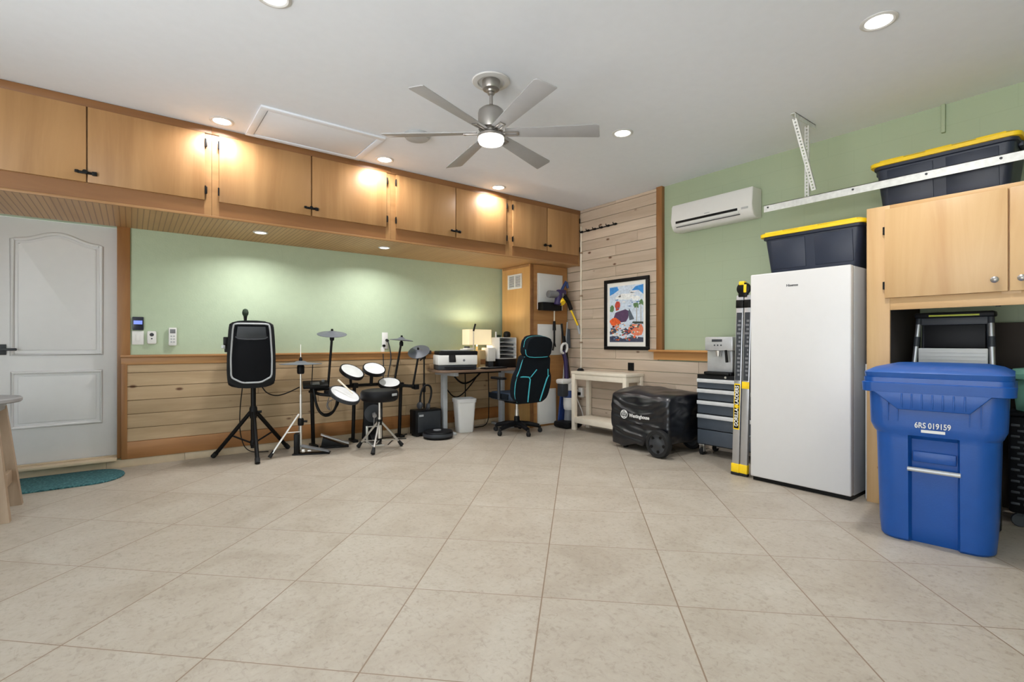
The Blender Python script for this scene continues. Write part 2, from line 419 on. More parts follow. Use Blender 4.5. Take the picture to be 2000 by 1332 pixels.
# soffit
b = MB(); b.box((-2.58, 4.965, ZS), (4.985, 5.875, 2.25)); struct(b, 'trim_12', m_bead)
b = MB(); b.box((-2.58, 4.948, ZS - .004), (5.0, 4.966, 2.252), .003); struct(b, 'trim_13', m_cabf)

# -------------------------------------------------------- overhead cabinets
def latch(p, x, z, yy, kind):
    b = MB()
    if kind == 'bar':
        b.box((x - .055, yy - .012, z - .012), (x + .055, yy, z + .008), .004); b.cyl((x - .01, yy - .012, z), (x - .01, yy - .03, z), .013, .016, 12)
        b.box((x + .03, yy - .02, z - .018), (x + .06, yy, z + .012), .005); b.box((x - .07, yy - .018, z - .01), (x - .045, yy, z + .012), .005)
    else:
        b.cyl((x - .05, yy, z), (x - .05, yy - .022, z), .014, .02, 14); b.cyl((x + .04, yy, z), (x + .04, yy - .022, z), .014, .02, 14); b.box((x - .05, yy - .02, z - .006), (x + .05, yy - .012, z + .006), .002)
    b.build('latch', m_black, p)
cabs = [(-1.06, .548, (-1.02, -.271), (-.262, .495), 'overhead birch cabinet above the white door and the wall keypad'),
        (.548, 2.178, (.601, 1.362), (1.374, 2.124), 'overhead birch cabinet above the standing speaker, below the ceiling hatch'),
        (2.178, 3.747, (2.233, 2.962), (2.974, 3.695), 'overhead birch cabinet above the desk lamp and printer'),
        (3.747, 4.998, (3.799, 4.366), (4.378, 4.965), 'overhead birch cabinet in the corner above the small wall vent')]
for (x0, x1, d1, d2, lab) in cabs:
    t = thing('overhead_cabinet', lab, 'cabinet', (x0, 4.95, 2.252), 0, 'overhead cabinets along the back wall')
    w = x1 - x0; h = ZC - .003 - 2.252
    b = MB(); b.box((.001, 0, 0), (w - .001, .9, h)); b.build('cabinet_body', m_cabf, t)
    b = MB(); b.box((0, -.012, h - .062), (w, 0, h), .002); b.build('crown_strip', m_fascia, t)
    b = MB()
    b.box((d1[0] - x0 + .002, -.001, 0), (d2[1] - x0 - .002, .004, .118)); b.build('shaded_bottom_rail', m_fascia, t)  # darker wood here puts the doors' shadow into the rail's colour
    for (a, c, hx) in ((d1[0], d1[1], d1[0]), (d2[0], d2[1], d2[1])):
        b = MB(); b.box((a - x0, -.022, .12), (c - x0, -.001, .69), .002); dr = b.build('cabinet_door', m_cab, t)
        for hz in (.205, .605):
            s = -1 if hx == a else 1
            b = MB(); b.box((hx - x0 - .002 + s * .004, -.026, hz - .03), (hx - x0 + .006 + s * .012, -.004, hz + .03), .003); b.cyl((hx - x0 + s * .005, -.026, hz - .034), (hx - x0 + s * .005, -.026, hz + .034), .006, None, 10)
            b.build('hinge', m_black, dr)
    latch(t, (d1[1] + d2[0]) / 2 - x0, .19, -.022, 'bar' if x0 < 3 else 'knobs')

# ceiling hatch, disc, downlights
t = thing('ceiling_hatch', 'white rectangular attic hatch in the ceiling above the overhead cabinets', 'hatch', (1.31, 4.58, ZC))
b = MB()
b.box((-.51, -.335, -.016), (.51, -.285, 0), .002); b.box((-.51, .285, -.016), (.51, .335, 0), .002); b.box((-.51, -.285, -.016), (-.455, .285, 0), .002); b.box((.455, -.285, -.016), (.51, .285, 0), .002)
b.build('hatch_frame', m_ceil, t)
b = MB(); b.box((-.448, -.278, -.010), (.448, .278, 0), .002); b.build('hatch_panel', m_ceil, t)
t = thing('smoke_detector', 'round grey disc alarm on the ceiling beyond the fan blades', 'smoke detector', (2.02, 4.02, ZC))
b = MB(); b.lathe([(.115, 0), (.115, -.018), (.10, -.036), (.05, -.042), (0, -.042)], seg=40); b.build('detector_body', m_lgrey, t)

def area(name, loc, e, size, parent=None, col=(1, .985, .97), spread=132, rot=None):
    l = bpy.data.lights.new(name, 'AREA'); l.shape = 'DISK'; l.size = size; l.energy = e; l.color = col; l.spread = R(spread)
    o = bpy.data.objects.new(name, l); COL.objects.link(o); o.location = loc
    if rot: o.rotation_euler = rot
    if parent: o.parent = parent
    return o
E_C, E_S, E_ROOM = 10, 12, 11
dl = [((.60, 4.76, ZC), 'recessed downlight above the speaker, near the overhead cabinets', E_C), ((2.03, 4.76, ZC), 'recessed downlight between the ceiling hatch and the fan', E_C), ((3.47, 4.79, ZC), 'recessed downlight nearest the pine wall corner', E_C),
      ((3.44, 2.88, ZC), 'recessed downlight out in the ceiling between the fan and the hanging metal strut', E_ROOM * 1.5), ((3.41, .98, ZC), 'recessed downlight nearest the recycling bin', E_ROOM * 1.5), ((.60, 2.88, ZC), 'recessed downlight at the top edge over the middle of the floor', E_ROOM * .7),
      ((.60, .98, ZC), 'added out-of-frame downlight over the floor near the viewer', E_ROOM * .7), ((2.03, -.6, ZC), 'added out-of-frame downlight behind the viewer', E_ROOM)]  # these two are unseen lamps, added to light the room
sl = [((1.0, 5.33, ZS), 'small recessed light in the beadboard soffit above the speaker', E_S), ((2.27, 5.33, ZS), 'small recessed light in the beadboard soffit above the drum cymbals', E_S)]
for lst, r, g in ((dl, .082, 'ceiling downlights'), (sl, .06, 'soffit lights')):
    for loc, lab, e in lst:
        t = thing('recessed_downlight', lab, 'downlight', loc, 0, g)
        b = MB(); b.lathe([(r * .8, 0), (r * 1.12, -.001), (r * 1.12, -.005), (r * .95, -.010), (r * .82, -.006), (r * .8, 0)], seg=36); b.build('trim_ring', m_white, t)
        b = MB(); b.lathe([(r * .8, -.001), (r * .8, -.005), (0, -.007)], seg=36); b.build('lens', m_lens, t)
        area('bulb', (0, 0, -.014), e, r * 1.5, t, spread=(165 if loc[1] > 4 else 132) if r > .07 else 150)

# ------------------------------------------------------------------ fan
t = thing('ceiling_fan', 'six-bladed brushed nickel ceiling fan with round light', 'ceiling fan', (2.018, 2.873, ZC))
b = MB(); b.lathe([(.125, 0), (.135, -.004), (.13, -.012), (.095, -.016), (.09, -.004)], seg=48); b.build('ceiling_medallion', m_white, t)
b = MB(); b.lathe([(.064, 0), (.064, -.045), (.058, -.062), (.035, -.070), (.03, -.08), (.018, -.085), (0, -.085)], seg=40); b.build('canopy', m_nickel, t)
b = MB(); b.cyl((0, 0, -.08), (0, 0, -.185), .0125); b.lathe([(.02, -.082), (.026, -.09), (.02, -.1), (.013, -.105)]); b.build('downrod', m_nickel, t)
b = MB(); b.lathe([(.014, -.168), (.022, -.178), (.028, -.19), (.07, -.2), (.088, -.216), (.092, -.235), (.092, -.335), (.088, -.345), (.06, -.35)], seg=48); b.build('motor_housing', m_nickel, t)
b = MB(); b.lathe([(.05, -.345), (.05, -.375), (.088, -.38), (.096, -.388), (.096, -.40), (.092, -.404)], seg=48); b.build('light_ring', m_nickel, t)
b = MB(); b.lathe([(.091, -.402), (.092, -.425), (.084, -.442), (.05, -.452), (0, -.455)], seg=48); b.build('light_lens', m_fanlens, t)
area('bulb', (0, 0, -.47), 10, .15, t)
for k in range(6):
    A = Matrix.Rotation(R(19.5 + 60 * k), 4, 'Z') @ Matrix.Translation((0, 0, -.372)) @ Matrix.Rotation(R(-13), 4, 'X')
    b = MB(); b.T = A
    b.prism([(.10, -.044), (.735, -.072), (.752, -.06), (.770, .06), (.765, .070), (.10, .044)], .007, (0, 0, 0), 'z', .002)
    bl = b.build('blade', m_blade, t)
    b = MB(); b.T = A; b.box((.05, -.022, -.008), (.19, -.012, 0), .002); b.box((.05, .012, -.008), (.19, .022, 0), .002); b.box((.18, -.022, -.008), (.195, .022, 0), .002); b.build('blade_bracket', m_nickel, bl)

# ---------------------------------------------------------- wall small things
t = thing('wall_keypad', 'dark wall keypad with lit blue screen beside the white door', 'keypad', (.05, 5.88, 1.277))
b = MB(); b.box((-.043, -.022, 0), (.043, 0, .125), .006); b.build('keypad_body', m_keypad, t)
b = MB(); b.box((-.033, -.024, .055), (.033, -.021, .09), .001); b.build('keypad_screen', m_screen, t)
t = thing('light_switch', 'white switch plate below the dark keypad', 'switch', (.05, 5.88, 1.14))
b = MB(); b.box((-.045, -.008, 0), (.045, 0, .13), .003); b.build('switch_plate', m_whitep, t)
b = MB(); b.box((-.017, -.013, .035), (.017, -.007, .095), .003); b.build('rocker', m_whitep, t)
t = thing('wall_sensor', 'white rounded wall sensor with dark eye beside the switch plate', 'sensor', (.155, 5.88, 1.145))
b = MB(); b.box((-.037, -.03, 0), (.037, 0, .125), .014); b.build('sensor_body', m_whitep, t)
b = MB(); b.cyl((0, -.028, .09), (0, -.034, .09), .018, .015, 20); b.cyl((0, -.028, .052), (0, -.033, .052), .007, .006, 12); b.build('sensor_eye', m_dgrey, t)
t = thing('wall_remote', 'slim white remote control in its wall holder on the green wall', 'remote control', (.32, 5.88, 1.13))
b = MB(); b.box((-.032, -.035, 0), (.032, 0, .175), .006); b.build('remote_body', m_whitep, t)
b = MB(); b.box((-.022, -.037, .12), (.022, -.034, .16), .001); b.build('remote_display', m_grey, t)
b = MB()
for q in range(6): b.box((-.018 + (q % 2) * .022, -.037, .03 + (q // 2) * .028), (-.004 + (q % 2) * .022, -.034, .042 + (q // 2) * .028), .001)
b.build('remote_buttons', m_lgrey, t)
t = thing('outlet_plate', 'white outlet with plugged chargers above the drum kit', 'outlet', (2.51, 5.88, 1.05))
b = MB(); b.box((-.038, -.008, .03), (.038, 0, .235), .003); b.build('plate', m_whitep, t)
b = MB(); b.box((-.06, -.05, -.01), (-.02, -.008, .05), .006); b.build('plug', m_whitep, t)
b = MB(); b.cyl((-.03, -.03, .07), (-.03, -.06, .07), .016, .016, 14); b.cyl((.02, -.01, .14), (.02, -.05, .13), .018, .016, 14); b.build('black_plug', m_black, t)
b = MB(); b.tube([(-.04, -.04, 0), (-.035, -.05, -.2), (-.05, -.06, -.38)], .006, 6, smooth=2); b.tube([(.02, -.05, .13), (.045, -.06, .03), (.06, -.06, -.1), (.02, -.07, -.25), (.0, -.08, -.4)], .007, 6, smooth=2); b.build('lead', m_dgrey, t)
t = thing('air_conditioner', 'white split air conditioner mounted on the green block wall', 'air conditioner', (XR, 2.88, 2.40))
b = MB()
pr = [(-.005, .01), (-.12, .0), (-.17, .02), (-.2, .07), (-.205, .12), (-.195, .27), (-.18, .295), (-.005, .30)]
b.T = Matrix.Identity(4); b.prism([(x, z) for x, z in pr], .92, (0, -.46, 0), 'y', .012); b.build('housing', m_whitep, t)
b = MB(); b.box((-.2065, -.31, .083), (-.19, .40, .108), .003); b.build('air_slot', m_black, t)
b = MB(); b.T = Matrix.Translation((-.199, .045, .066)) @ Matrix.Rotation(R(16), 4, 'Y'); b.box((-.010, -.37, -.016), (.0, .36, .016), .004); b.build('flap', m_whitep, t)
b = MB(); b.T = Matrix.Translation((-.193, .045, .040)) @ Matrix.Rotation(R(30), 4, 'Y'); b.box((-.006, -.38, -.003), (.0, .35, .003)); b.build('flap_gap', m_dgrey, t)
b = MB(); b.T = Matrix.Translation((-.2045, .02, .128)); b.box((-.0012, -.03, -.004), (.001, .03, .004)); b.build('badge', m_lgrey, t)
b = MB(); b.box((-.2065, -.42, .085), (-.2, -.35, .105), .001); b.build('indicator_panel', m_fridges, t)

# pictures and fittings on the pine wall
t = thing('framed_picture', 'black framed colourful print of a house with palms on the pine wall', 'picture', (XR - .022, 4.118, 1.066))
b = MB(); w, h, f = .715, .912, .045
b.box((-.03, -w / 2, 0), (0, w / 2, f), .004); b.box((-.03, -w / 2, h - f), (0, w / 2, h), .004); b.box((-.03, -w / 2, f), (0, -w / 2 + f, h - f), .004); b.box((-.03, w / 2 - f, f), (0, w / 2, h - f), .004)
b.build('frame', m_black, t)
b = MB(); b.box((-.012, -w / 2 + f, f), (-.004, w / 2 - f, h - f)); b.build('mat_board', m_paper, t)
PR = [bmesh.new(), []]
def paint(col, polys, lvl):
    bm = PR[0]; PR[1].append(M('print_ink_%d' % lvl, col, .6, var=.15, scale=40))
    for p in polys:
        f = bm.faces.new([bm.verts.new((-.0125 - lvl * .00012, .27 - a * .54, .10 + c * .72)) for a, c in p])
        f.material_index = lvl
def blob(cx, cy, rx, ry, n=14, j=.25, sd=0):
    rr = random.Random(sd); return [(min(1, max(0, cx + rx * math.cos(2 * PI * i / n) * (1 + rr.uniform(-j, j)))), min(1, max(0, cy + ry * math.sin(2 * PI * i / n) * (1 + rr.uniform(-j, j))))) for i in range(n)]
paint((206, 220, 236), [[(0, 0), (1, 0), (1, 1), (0, 1)]], 0)
paint((58, 140, 214), [[(0, .84), (.12, .87), (.28, .93), (.24, .99), (0, .985)], [(.66, .9), (.78, .97), (1, .99), (1, .82), (.86, .9)]], 1)
paint((236, 240, 242), [blob(.45, .80, .25, .06, sd=2), blob(.8, .76, .12, .04, sd=3)], 2)
paint((88, 62, 96), [[(.1, .4), (.18, .53), (.48, .58), (.6, .54), (.56, .42), (.5, .36), (.14, .34)]], 3)
paint((86, 98, 112), [[(.56, .52), (.6, .59), (.74, .4), (.6, .38)]], 4)
paint((196, 72, 58), [blob(.24, .64, .08, .09, sd=5)], 5)
paint((232, 96, 46), [blob(.16, .36, .16, .07, sd=6)], 6)
paint((92, 128, 84), [blob(.07, .6, .07, .07, sd=7), blob(.8, .64, .09, .06, 10, .6, 8), blob(.93, .68, .08, .06, 10, .6, 9)], 7)
paint((168, 164, 152), [[(.80, .34), (.82, .34), (.82, .62), (.80, .62)], [(.92, .34), (.94, .34), (.94, .66), (.92, .66)]], 8)
paint((224, 128, 96), [blob(.8, .22, .2, .1, sd=10)], 9)
paint((64, 70, 92), [[(0, 0), (1, 0), (1, .08), (.7, .1), (.4, .06), (.2, .12), (0, .1)], blob(.1, .2, .12, .05, 12, .5, 11), blob(.5, .18, .14, .06, 12, .4, 12)], 10)
paint((214, 216, 222), [blob(.46, .14, .06, .05, 8, .3, 13), blob(.2, .13, .08, .03, 8, .4, 14), blob(.34, .24, .1, .03, 8, .4, 15)], 11)
rq = random.Random(21)
for q, col in enumerate(((226, 110, 70), (44, 52, 80), (232, 228, 222), (120, 150, 190), (196, 84, 62), (86, 104, 88), (236, 176, 120))):
    paint(col, [blob(rq.uniform(.06, .94), rq.uniform(.03, .33), rq.uniform(.015, .045), rq.uniform(.008, .022), 9, .45, 40 + q * 20 + k) for k in range(11)], 12 + q)
paint((244, 244, 246), [blob(rq.uniform(.3, .8), rq.uniform(.70, .92), rq.uniform(.04, .12), rq.uniform(.008, .02), 12, .5, 300 + k) for k in range(8)], 19)
paint((70, 118, 176), [blob(rq.uniform(.1, .9), rq.uniform(.6, .78), rq.uniform(.02, .07), rq.uniform(.004, .01), 10, .5, 330 + k) for k in range(6)], 20)
paint((60, 70, 66), [[(.68, .33), (1, .31), (1, .35), (.7, .36)]], 21)
pm = bpy.data.meshes.new('print'); PR[0].to_mesh(pm); PR[0].free()
for q in PR[1]: pm.materials.append(q)
po = bpy.data.objects.new('print', pm); COL.objects.link(po); po.parent = t
t = thing('black_outlet', 'square black outlet on the pine wall above the cream table', 'outlet', (XR - .021, 4.047, .806))
b = MB(); b.box((-.012, -.045, 0), (0, .045, .1), .004); b.build('plate', m_black, t)
b = MB(); b.cyl((-.011, 0, .05), (-.016, 0, .05), .028, .025, 20); b.build('socket', m_blackp, t)
t = thing('wall_outlet', 'white outlet low on the pine wall under the cream table', 'outlet', (XR - .021, 4.9, .40))
b = MB(); b.box((-.045, -.04, 0), (0, .04, .13), .006); b.build('outlet_box', m_whitep, t)
b = MB(); b.box((-.08, -.015, .03), (-.045, .02, .07), .006); b.build('plug', m_black, t)
b = MB(); b.tube([(-.05, .03, .09), (-.07, .055, .11), (-.075, .06, .03), (-.06, .0, -.1), (-.05, -.06, -.22), (-.05, -.08, -.385)], .006, 8, smooth=3); b.build('lead', m_whitep, t)
t = thing('conduit', 'thin pale conduit pipe running down the pine wall near the closet', 'pipe', (XR - .03, 4.915, .80))
b = MB(); b.cyl((0, 0, 0), (0, 0, 1.98), .011, None, 12); b.build('pipe', m_cream, t)
for z in (.35, 1.0, 1.6):
    b = MB(); b.box((-.014, -.024, z), (.008, .024, z + .022), .003); b.build('pipe_clip', m_oak, t)
t = thing('hook_rail', 'row of black coat hooks high on the pine wall', 'hook rail', (XR - .021, 4.6, 2.70))
b = MB(); b.box((-.006, -.33, -.008), (0, .33, .008), .002); b.build('rail', m_black, t)
for k in range(6):
    y = .3 - k * .12
    b = MB(); b.box((-.02, y - .022, -.014), (-.004, y + .022, .014), .004); b.tube([(-.012, y, 0), (-.045, y, -.012), (-.055, y, .02)], .006, 8, smooth=1); b.build('hook', m_black, t)

# ---------------------------------------------------------- corner closet
t = thing('corner_closet', 'tall honey plywood closet in the corner under the overhead cabinets', 'closet', (4.30, 5.2, 0))
b = MB(); b.box((0, 0, .0), (.02, .64, ZS - .003), .001); b.build('side_panel', m_ply, t)
b = MB(); b.box((.02, .004, 0), (.70, .02, ZS - .003)); b.build('front_panel', m_trimx, t)
b = MB(); b.box((0, -.006, 0), (.055, .004, ZS - .003), .001); b.build('corner_stile', m_fascia, t)
b = MB(); b.box((-.004, .02, ZS - .035), (0, .62, ZS - .004)); b.build('top_strip', m_cabf, t)
v = thing('wall_vent', 'small white two-pane vent on the closet side', 'vent', (4.298, 5.53, 1.915))
b = MB(); b.box((-.012, -.16, 0), (0, -.135, .205), .002); b.box((-.012, .135, 0), (0, .16, .205), .002); b.box((-.012, -.135, 0), (0, .135, .025), .002); b.box((-.012, -.135, .18), (0, .135, .205), .002); b.box((-.010, -.012, .025), (0, .012, .18), .002); b.build('vent_frame', m_whitep, v)
b = MB()
for k in range(9): b.T = Matrix.Translation((-.005, 0, .032 + k * .017)) @ Matrix.Rotation(R(35), 4, 'Y'); b.box((-.006, -.135, -.0015), (.006, .135, .0015))
b.build('louvre', m_white, v)
b = MB(); b.box((-.0015, -.14, .02), (-.0004, .14, .185)); b.build('vent_back', m_grey, v)
for (x0, x1, z0, z1, lab) in ((4.425, 4.885, 1.62, 2.115, 'upper white electrical panel door on the closet front'), (4.43, 4.86, .985, 1.415, 'middle white panel door on the closet front behind the office chair'), (4.425, 4.76, .03, .515, 'lowest white panel board at the foot of the closet')):
    p = thing('electrical_panel', lab, 'panel', (x0, 5.196, z0), 0)
    b = MB(); b.box((0, -.018, 0), (x1 - x0, .006, z1 - z0), .004); b.build('panel_frame', m_whitep, p)
    b = MB(); b.box((.02, -.024, .02), (x1 - x0 - .02, -.016, z1 - z0 - .025), .004); b.build('panel_door', m_whitep, p)

# stick vacuum on its wall dock
t = thing('stick_vacuum', 'purple and black stick vacuum with yellow wand docked on the closet front', 'vacuum', (4.70, 5.15, 1.62))
b = MB(); b.box((-.29, -.09, -.02), (.06, .02, .09), .008); b.build('dock', m_blackp, t)
b = MB(); b.cyl((-.2, -.10, .2), (.03, -.12, .2), .05, .045, 20); b.build('canister', m_grey, t)
b = MB(); b.cyl((-.05, -.12, .06), (-.02, -.12, .22), .05, .05, 20); b.box((-.06, -.16, .2), (.09, -.09, .27), .02); b.build('motor', m_purple, t)
b = MB(); b.tube([(.02, -.12, .25), (.07, -.12, .33), (.12, -.12, .40), (.14, -.12, .3)], .02, 10, smooth=1); b.build('grip', m_bluep, t)
b = MB(); b.cyl((-.0, -.17, .08), (.0, -.12, .13), .045, .045, 20); b.build('filter_cap', m_yellow, t)
b = MB(); b.tube([(.10, -.1, .2), (.16, -.12, .1), (.2, -.13, .0)], .028, 12); b.tube([(.0, -.1, .16), (.14, -.12, .12)], .03); b.build('elbow', m_black, t)
b = MB(); b.cyl((.18, -.12, .03), (.27, -.19, -.22), .014, .014, 14); b.build('wand', m_yellow, t)
b = MB(); b.cyl((.27, -.19, -.22), (.30, -.20, -.34), .02, .016, 14); b.build('wand_end', m_lgrey, t)
cz = -.52
b = MB(); b.T = Matrix.Translation((0, 0, cz)); b.cyl((-.02, -.02, .36), (-.02, -.02, .23), .018, .024, 12); b.cyl((-.02, -.02, .24), (-.02, -.02, .06), .014, .014, 10); b.tube([(-.02, -.02, .08), (-.05, -.02, -.05)], .012); b.tube([(-.02, -.02, .08), (.0, -.02, .0)], .010); ct = b.build('crevice_tool', m_black, t)
b = MB(); b.T = Matrix.Translation((0, 0, cz)); b.cyl((-.02, -.02, .51), (-.02, -.02, .34), .010, None, 10); b.build('tool_neck', m_cream, ct)
# upright vacuum
t = thing('upright_vacuum', 'white and grey upright vacuum standing between the closet and the cream table', 'vacuum', (4.70, 4.925, 0))
b = MB(); b.box((-.11, -.13, .01), (.20, .13, .09), .025); b.build('floor_head', m_blackp, t)
b = MB(); b.cyl((.1, .05, .06), (.12, .06, .26), .06, .055, 20); b.build('lower_body', m_grey, t)
b = MB(); b.T = Matrix.Translation((.12, .06, 0)); b.lathe([(.03, .2), (.07, .24), (.078, .3), (.075, .52), (.082, .60), (.06, .63), (.02, .65)], seg=24); b.build('dust_canister', m_whitep, t)
b = MB(); b.T = Matrix.Translation((.12, .06, 0)); b.lathe([(.0792, .40), (.0805, .42), (.08, .48), (.0775, .5)], seg=24); b.build('canister_band', m_bluep, t)
b = MB(); b.box((-.05, .0, .42), (.06, .12, .60), .02); b.build('motor_pod', m_dgrey, t)
b = MB(); b.box((-.06, -.01, .59), (.20, .14, .66), .025); b.build('top_cover', m_whitep, t)
b = MB(); b.tube([(.1, .08, .64), (.09, .09, .9), (.05, .1, 1.05)], .03, 12); b.build('hose_post', m_purple, t)
b = MB(); b.tube([(.07, .1, 1.0), (.05, .1, 1.2), (.02, .1, 1.42)], .016, 10); b.build('handle_tube', m_black, t)
b = MB(); b.tube([(.0, .09, 1.03), (.02, .09, 1.14), (.1, .08, 1.15), (.11, .08, 1.05), (.05, .09, 1.01)], .018, 10, True, 1); b.build('handle_loop', m_whitep, t)
b = MB(); b.tube([(.15, .1, .12), (.2, .12, .5), (.16, .13, .95), (.1, .13, 1.25)], .014, 8, smooth=2); b.build('hose', m_black, t)
t = thing('floor_mop', 'blue flat mop leaning on the closet behind the upright vacuum', 'mop', (4.80, 5.10, 0))
b = MB(); b.prism([(-.05, .02), (.09, .02), (.06, .3), (.07, .52), (.02, .54), (-.01, .3)], .03, (-.02, 0, 0), 'y', .008); b.build('mop_head', m_bluep, t)
b = MB(); b.cyl((.03, .02, .5), (.13, .03, 1.45), .011); b.build('mop_pole', m_lgrey, t)
b = MB(); b.prism([(.09, 1.08), (.17, 1.08), (.16, 1.34), (.12, 1.36)], .03, (0, .0, 0), 'y', .008); b.build('duster', m_slate, t)

# -------------------------------------------------------------- cream table
t = thing('cream_table', 'narrow cream wooden table with lower shelf against the pine wall', 'table', (4.66, 3.85, 0))
b = MB(); b.box((-.005, -.005, .745), (.335, .925, .78), .003); b.build('table_top', m_cream, t)
for x in (0, .275):
    for y in (0, .865):
        b = MB(); b.box((x, y, 0), (x + .055, y + .055, .745), .003); b.build('leg', m_cream, t)
b = MB(); b.box((.005, .055, .675), (.025, .865, .745), .002); b.build('front_apron', m_cream, t)
b = MB(); b.box((.055, .005, .675), (.275, .025, .745), .002); b.box((.055, .895, .675), (.275, .915, .745), .002); b.build('side_apron', m_cream, t)
b = MB(); b.box((-.006, .055, .10), (.02, .865, .175), .002); b.box((.31, .055, .10), (.33, .865, .175), .002); b.box((.02, .055, .155), (.31, .865, .175), .001); b.build('lower_shelf', m_cream, t)
t = thing('desk_puck', 'small black and silver gadget on the end of the cream table', 'gadget', (4.78, 4.72, .78))
b = MB(); b.lathe([(.045, 0), (.05, .012), (.03, .035), (0, .04)], seg=20); b.build('gadget_body', m_black, t)
b = MB(); b.lathe([(.016, .032), (.014, .045), (0, .05)], seg=16); b.build('gadget_button', m_silver, t)

# ------------------------------------------------------- covered generator
t = thing('covered_generator', 'wheeled generator under a wrinkled black cover beside the cream table', 'generator', (4.26, 3.0, 0))
tm = bmesh.new(); bmesh.ops.create_cube(tm, size=2); bmesh.ops.subdivide_edges(tm, edges=tm.edges[:], cuts=44, use_grid_fill=True)
def cover(v):
    a, c, e = v.co
    def rnd(s, k=7):   # squircle corners
        return s
    n = max(1e-6, (abs(a) ** 16 + abs(c) ** 16 + abs(e) ** 16) ** (1 / 16)); mx = max(abs(a), abs(c), abs(e))
    a, c, e = a * mx / n, c * mx / n, e * mx / n
    X = .30 + a * .30; Y = .36 + c * .385; h = (e + 1) / 2
    top = .66 - .03 * (1 - (c + 1) / 2) - .05 * max(0, -a) ** 3
    
    hem = .02 + .11 * max(0, 1 - (c + 1) / 2) ** 1.3 + .012 * math.sin(c * 9)
    if a < -.5 and -.95 < c < -.1: hem = max(hem, .20 * (1 - ((c + .52) / .45) ** 2))
    Z = hem + (top - hem) * h
    p = Vector((X, Y, Z))
    swag = 0
    for zc, dep, am in ((.61, .13, .026), (.54, .15, .024), (.45, .10, .014), (.30, -.05, .020), (.17, -.06, .024)):
        zz = zc - dep * (1 - c * c) if dep > 0 else zc - dep * (c * .8 + .4 * c * c)
        fl = .5 + .5 * noise.noise(Vector((c * 2.2, zc * 9, 1)))
        swag += am * fl * (1 - c ** 4) * (math.exp(-((Z - zz) / .012) ** 2) - .8 * math.exp(-((Z - zz + .03) / .022) ** 2))
    wr = noise.noise(p * 5) * .024 + noise.noise(Vector((p.x * 9, p.y * 9, p.z * 22))) * .007
    side = 1 - max(0, min(1, (h - .9) * 10))
    nr = Vector((a if abs(a) > .8 else 0, c if abs(c) > .8 else 0, 0))
    if nr.length: nr.normalize()
    p += nr * (swag + wr) * side + Vector((0, 0, 1)) * noise.noise(Vector((X * 5, Y * 5, 3))) * .03 * (1 - side)
    p.z = max(p.z, .012); p.y = max(p.y, -.035 if p.x < .36 else -.06); p.x = min(p.x, .66); v.co = p
for v in tm.verts: cover(v)
b = MB(); b.take(tm); cv = b.build('cover', m_cover, t, 80)
def wheel(p, c, r, w, ax):
    c = Vector(c); ax = Vector(ax).normalized()
    b = MB(); b.lathe([(r * .7, -w / 2), (r * .93, -w / 2), (r, -w * .3), (r, w * .3), (r * .93, w / 2), (r * .7, w / 2), (r * .7, -w / 2)], c, 32, ax, False); o = b.build('wheel', m_rubber, p)
    b = MB(); b.lathe([(r * .72, -w * .3), (r * .7, w * .36), (r * .45, w * .3), (r * .3, w * .42), (r * .12, w * .5), (0, w * .5)], c, 32, ax); b.build('wheel_hub', m_hub, o)
    u = ax.orthogonal().normalized(); k = ax.cross(u)
    for i in range(5):
        b = MB(); q = c + (u * math.cos(2 * PI * i / 5 + .6) + k * math.sin(2 * PI * i / 5 + .6)) * r * .55
        b.cyl(q + ax * w * .30, q + ax * w * .40, r * .11, None, 12); b.build('hub_hole', m_black, o)
    return o
wheel(t, (-.052, .06, .141), .14, .075, (-1, 0, 0)); wheel(t, (.60, .10, .121), .12, .07, (1, 0, 0))
b = MB(); b.cyl((-.01, .06, .141), (.62, .06, .141), .012); b.box((.08, .08, .13), (.5, .66, .16), .01); b.box((.1, .6, 0), (.14, .64, .15)); b.box((.45, .6, 0), (.49, .64, .15)); b.build('undercarriage', m_black, t)
lettering('cover_lettering', 'Westinghouse', .052, (-.058, .30, .385), FX, m_whitep, cv, bold=.0012, sx=.86)
b = MB(); c0 = Vector((-.056, .50, .39))
b.tube([c0 + Vector((0, .043 * math.cos(2 * PI * i / 28), .043 * math.sin(2 * PI * i / 28))) for i in range(28)], .0045, 6, True)
b.tube([c0 + Vector((0, .026, .026)), c0 + Vector((0, .013, -.018)), c0 + Vector((0, 0, .02)), c0 + Vector((0, -.013, -.018)), c0 + Vector((0, -.026, .026))], .0045, 6)
for q in (.022, 0, -.022): b.cyl(c0 + Vector((-.003, q, .028 if q else .024)), c0 + Vector((.003, q, .028 if q else .024)), .008, None, 10)
b.box(c0 + Vector((-.004, -.022, -.03)), c0 + Vector((.004, .022, -.024)))
b.build('cover_emblem', m_whitep, cv)

# --------------------------------------------------------------- tool chest
t = thing('tool_chest', 'dark grey rolling tool chest with silver drawer pulls between generator and ladder', 'tool chest', (4.675, 2.28, 0))
b = MB(); b.box((0, 0, .11), (.318, .645, .832), .006); b.build('chest_body', m_blackp, t)
zz = [.80, .68, .565, .44, .295, .12]
for k in range(4):
    z1, z0 = zz[k + 1] - .0 if False else zz[k], zz[k + 1]
for k, (z0, z1) in enumerate(((.695, .795), (.575, .69), (.435, .57), (.275, .43), (.12, .27))):
    b = MB(); b.box((-.012, .012, z0), (.02, .633, z1 - .004), .003); dr = b.build('drawer', m_slate, t)
    if k < 4:
        zp = (.745, .64, .53, .385)[k]
    b = MB(); zt = z1 - .006
    if k < 4:
        b.box((-.032, .012, zt - .038), (-.010, .633, zt), .006); b.build('drawer_pull', m_pull, dr)
b = MB(); b.cyl((-.012, .33, .812), (.002, .33, .812), .012, None, 14); b.build('lock', m_chrome, t)
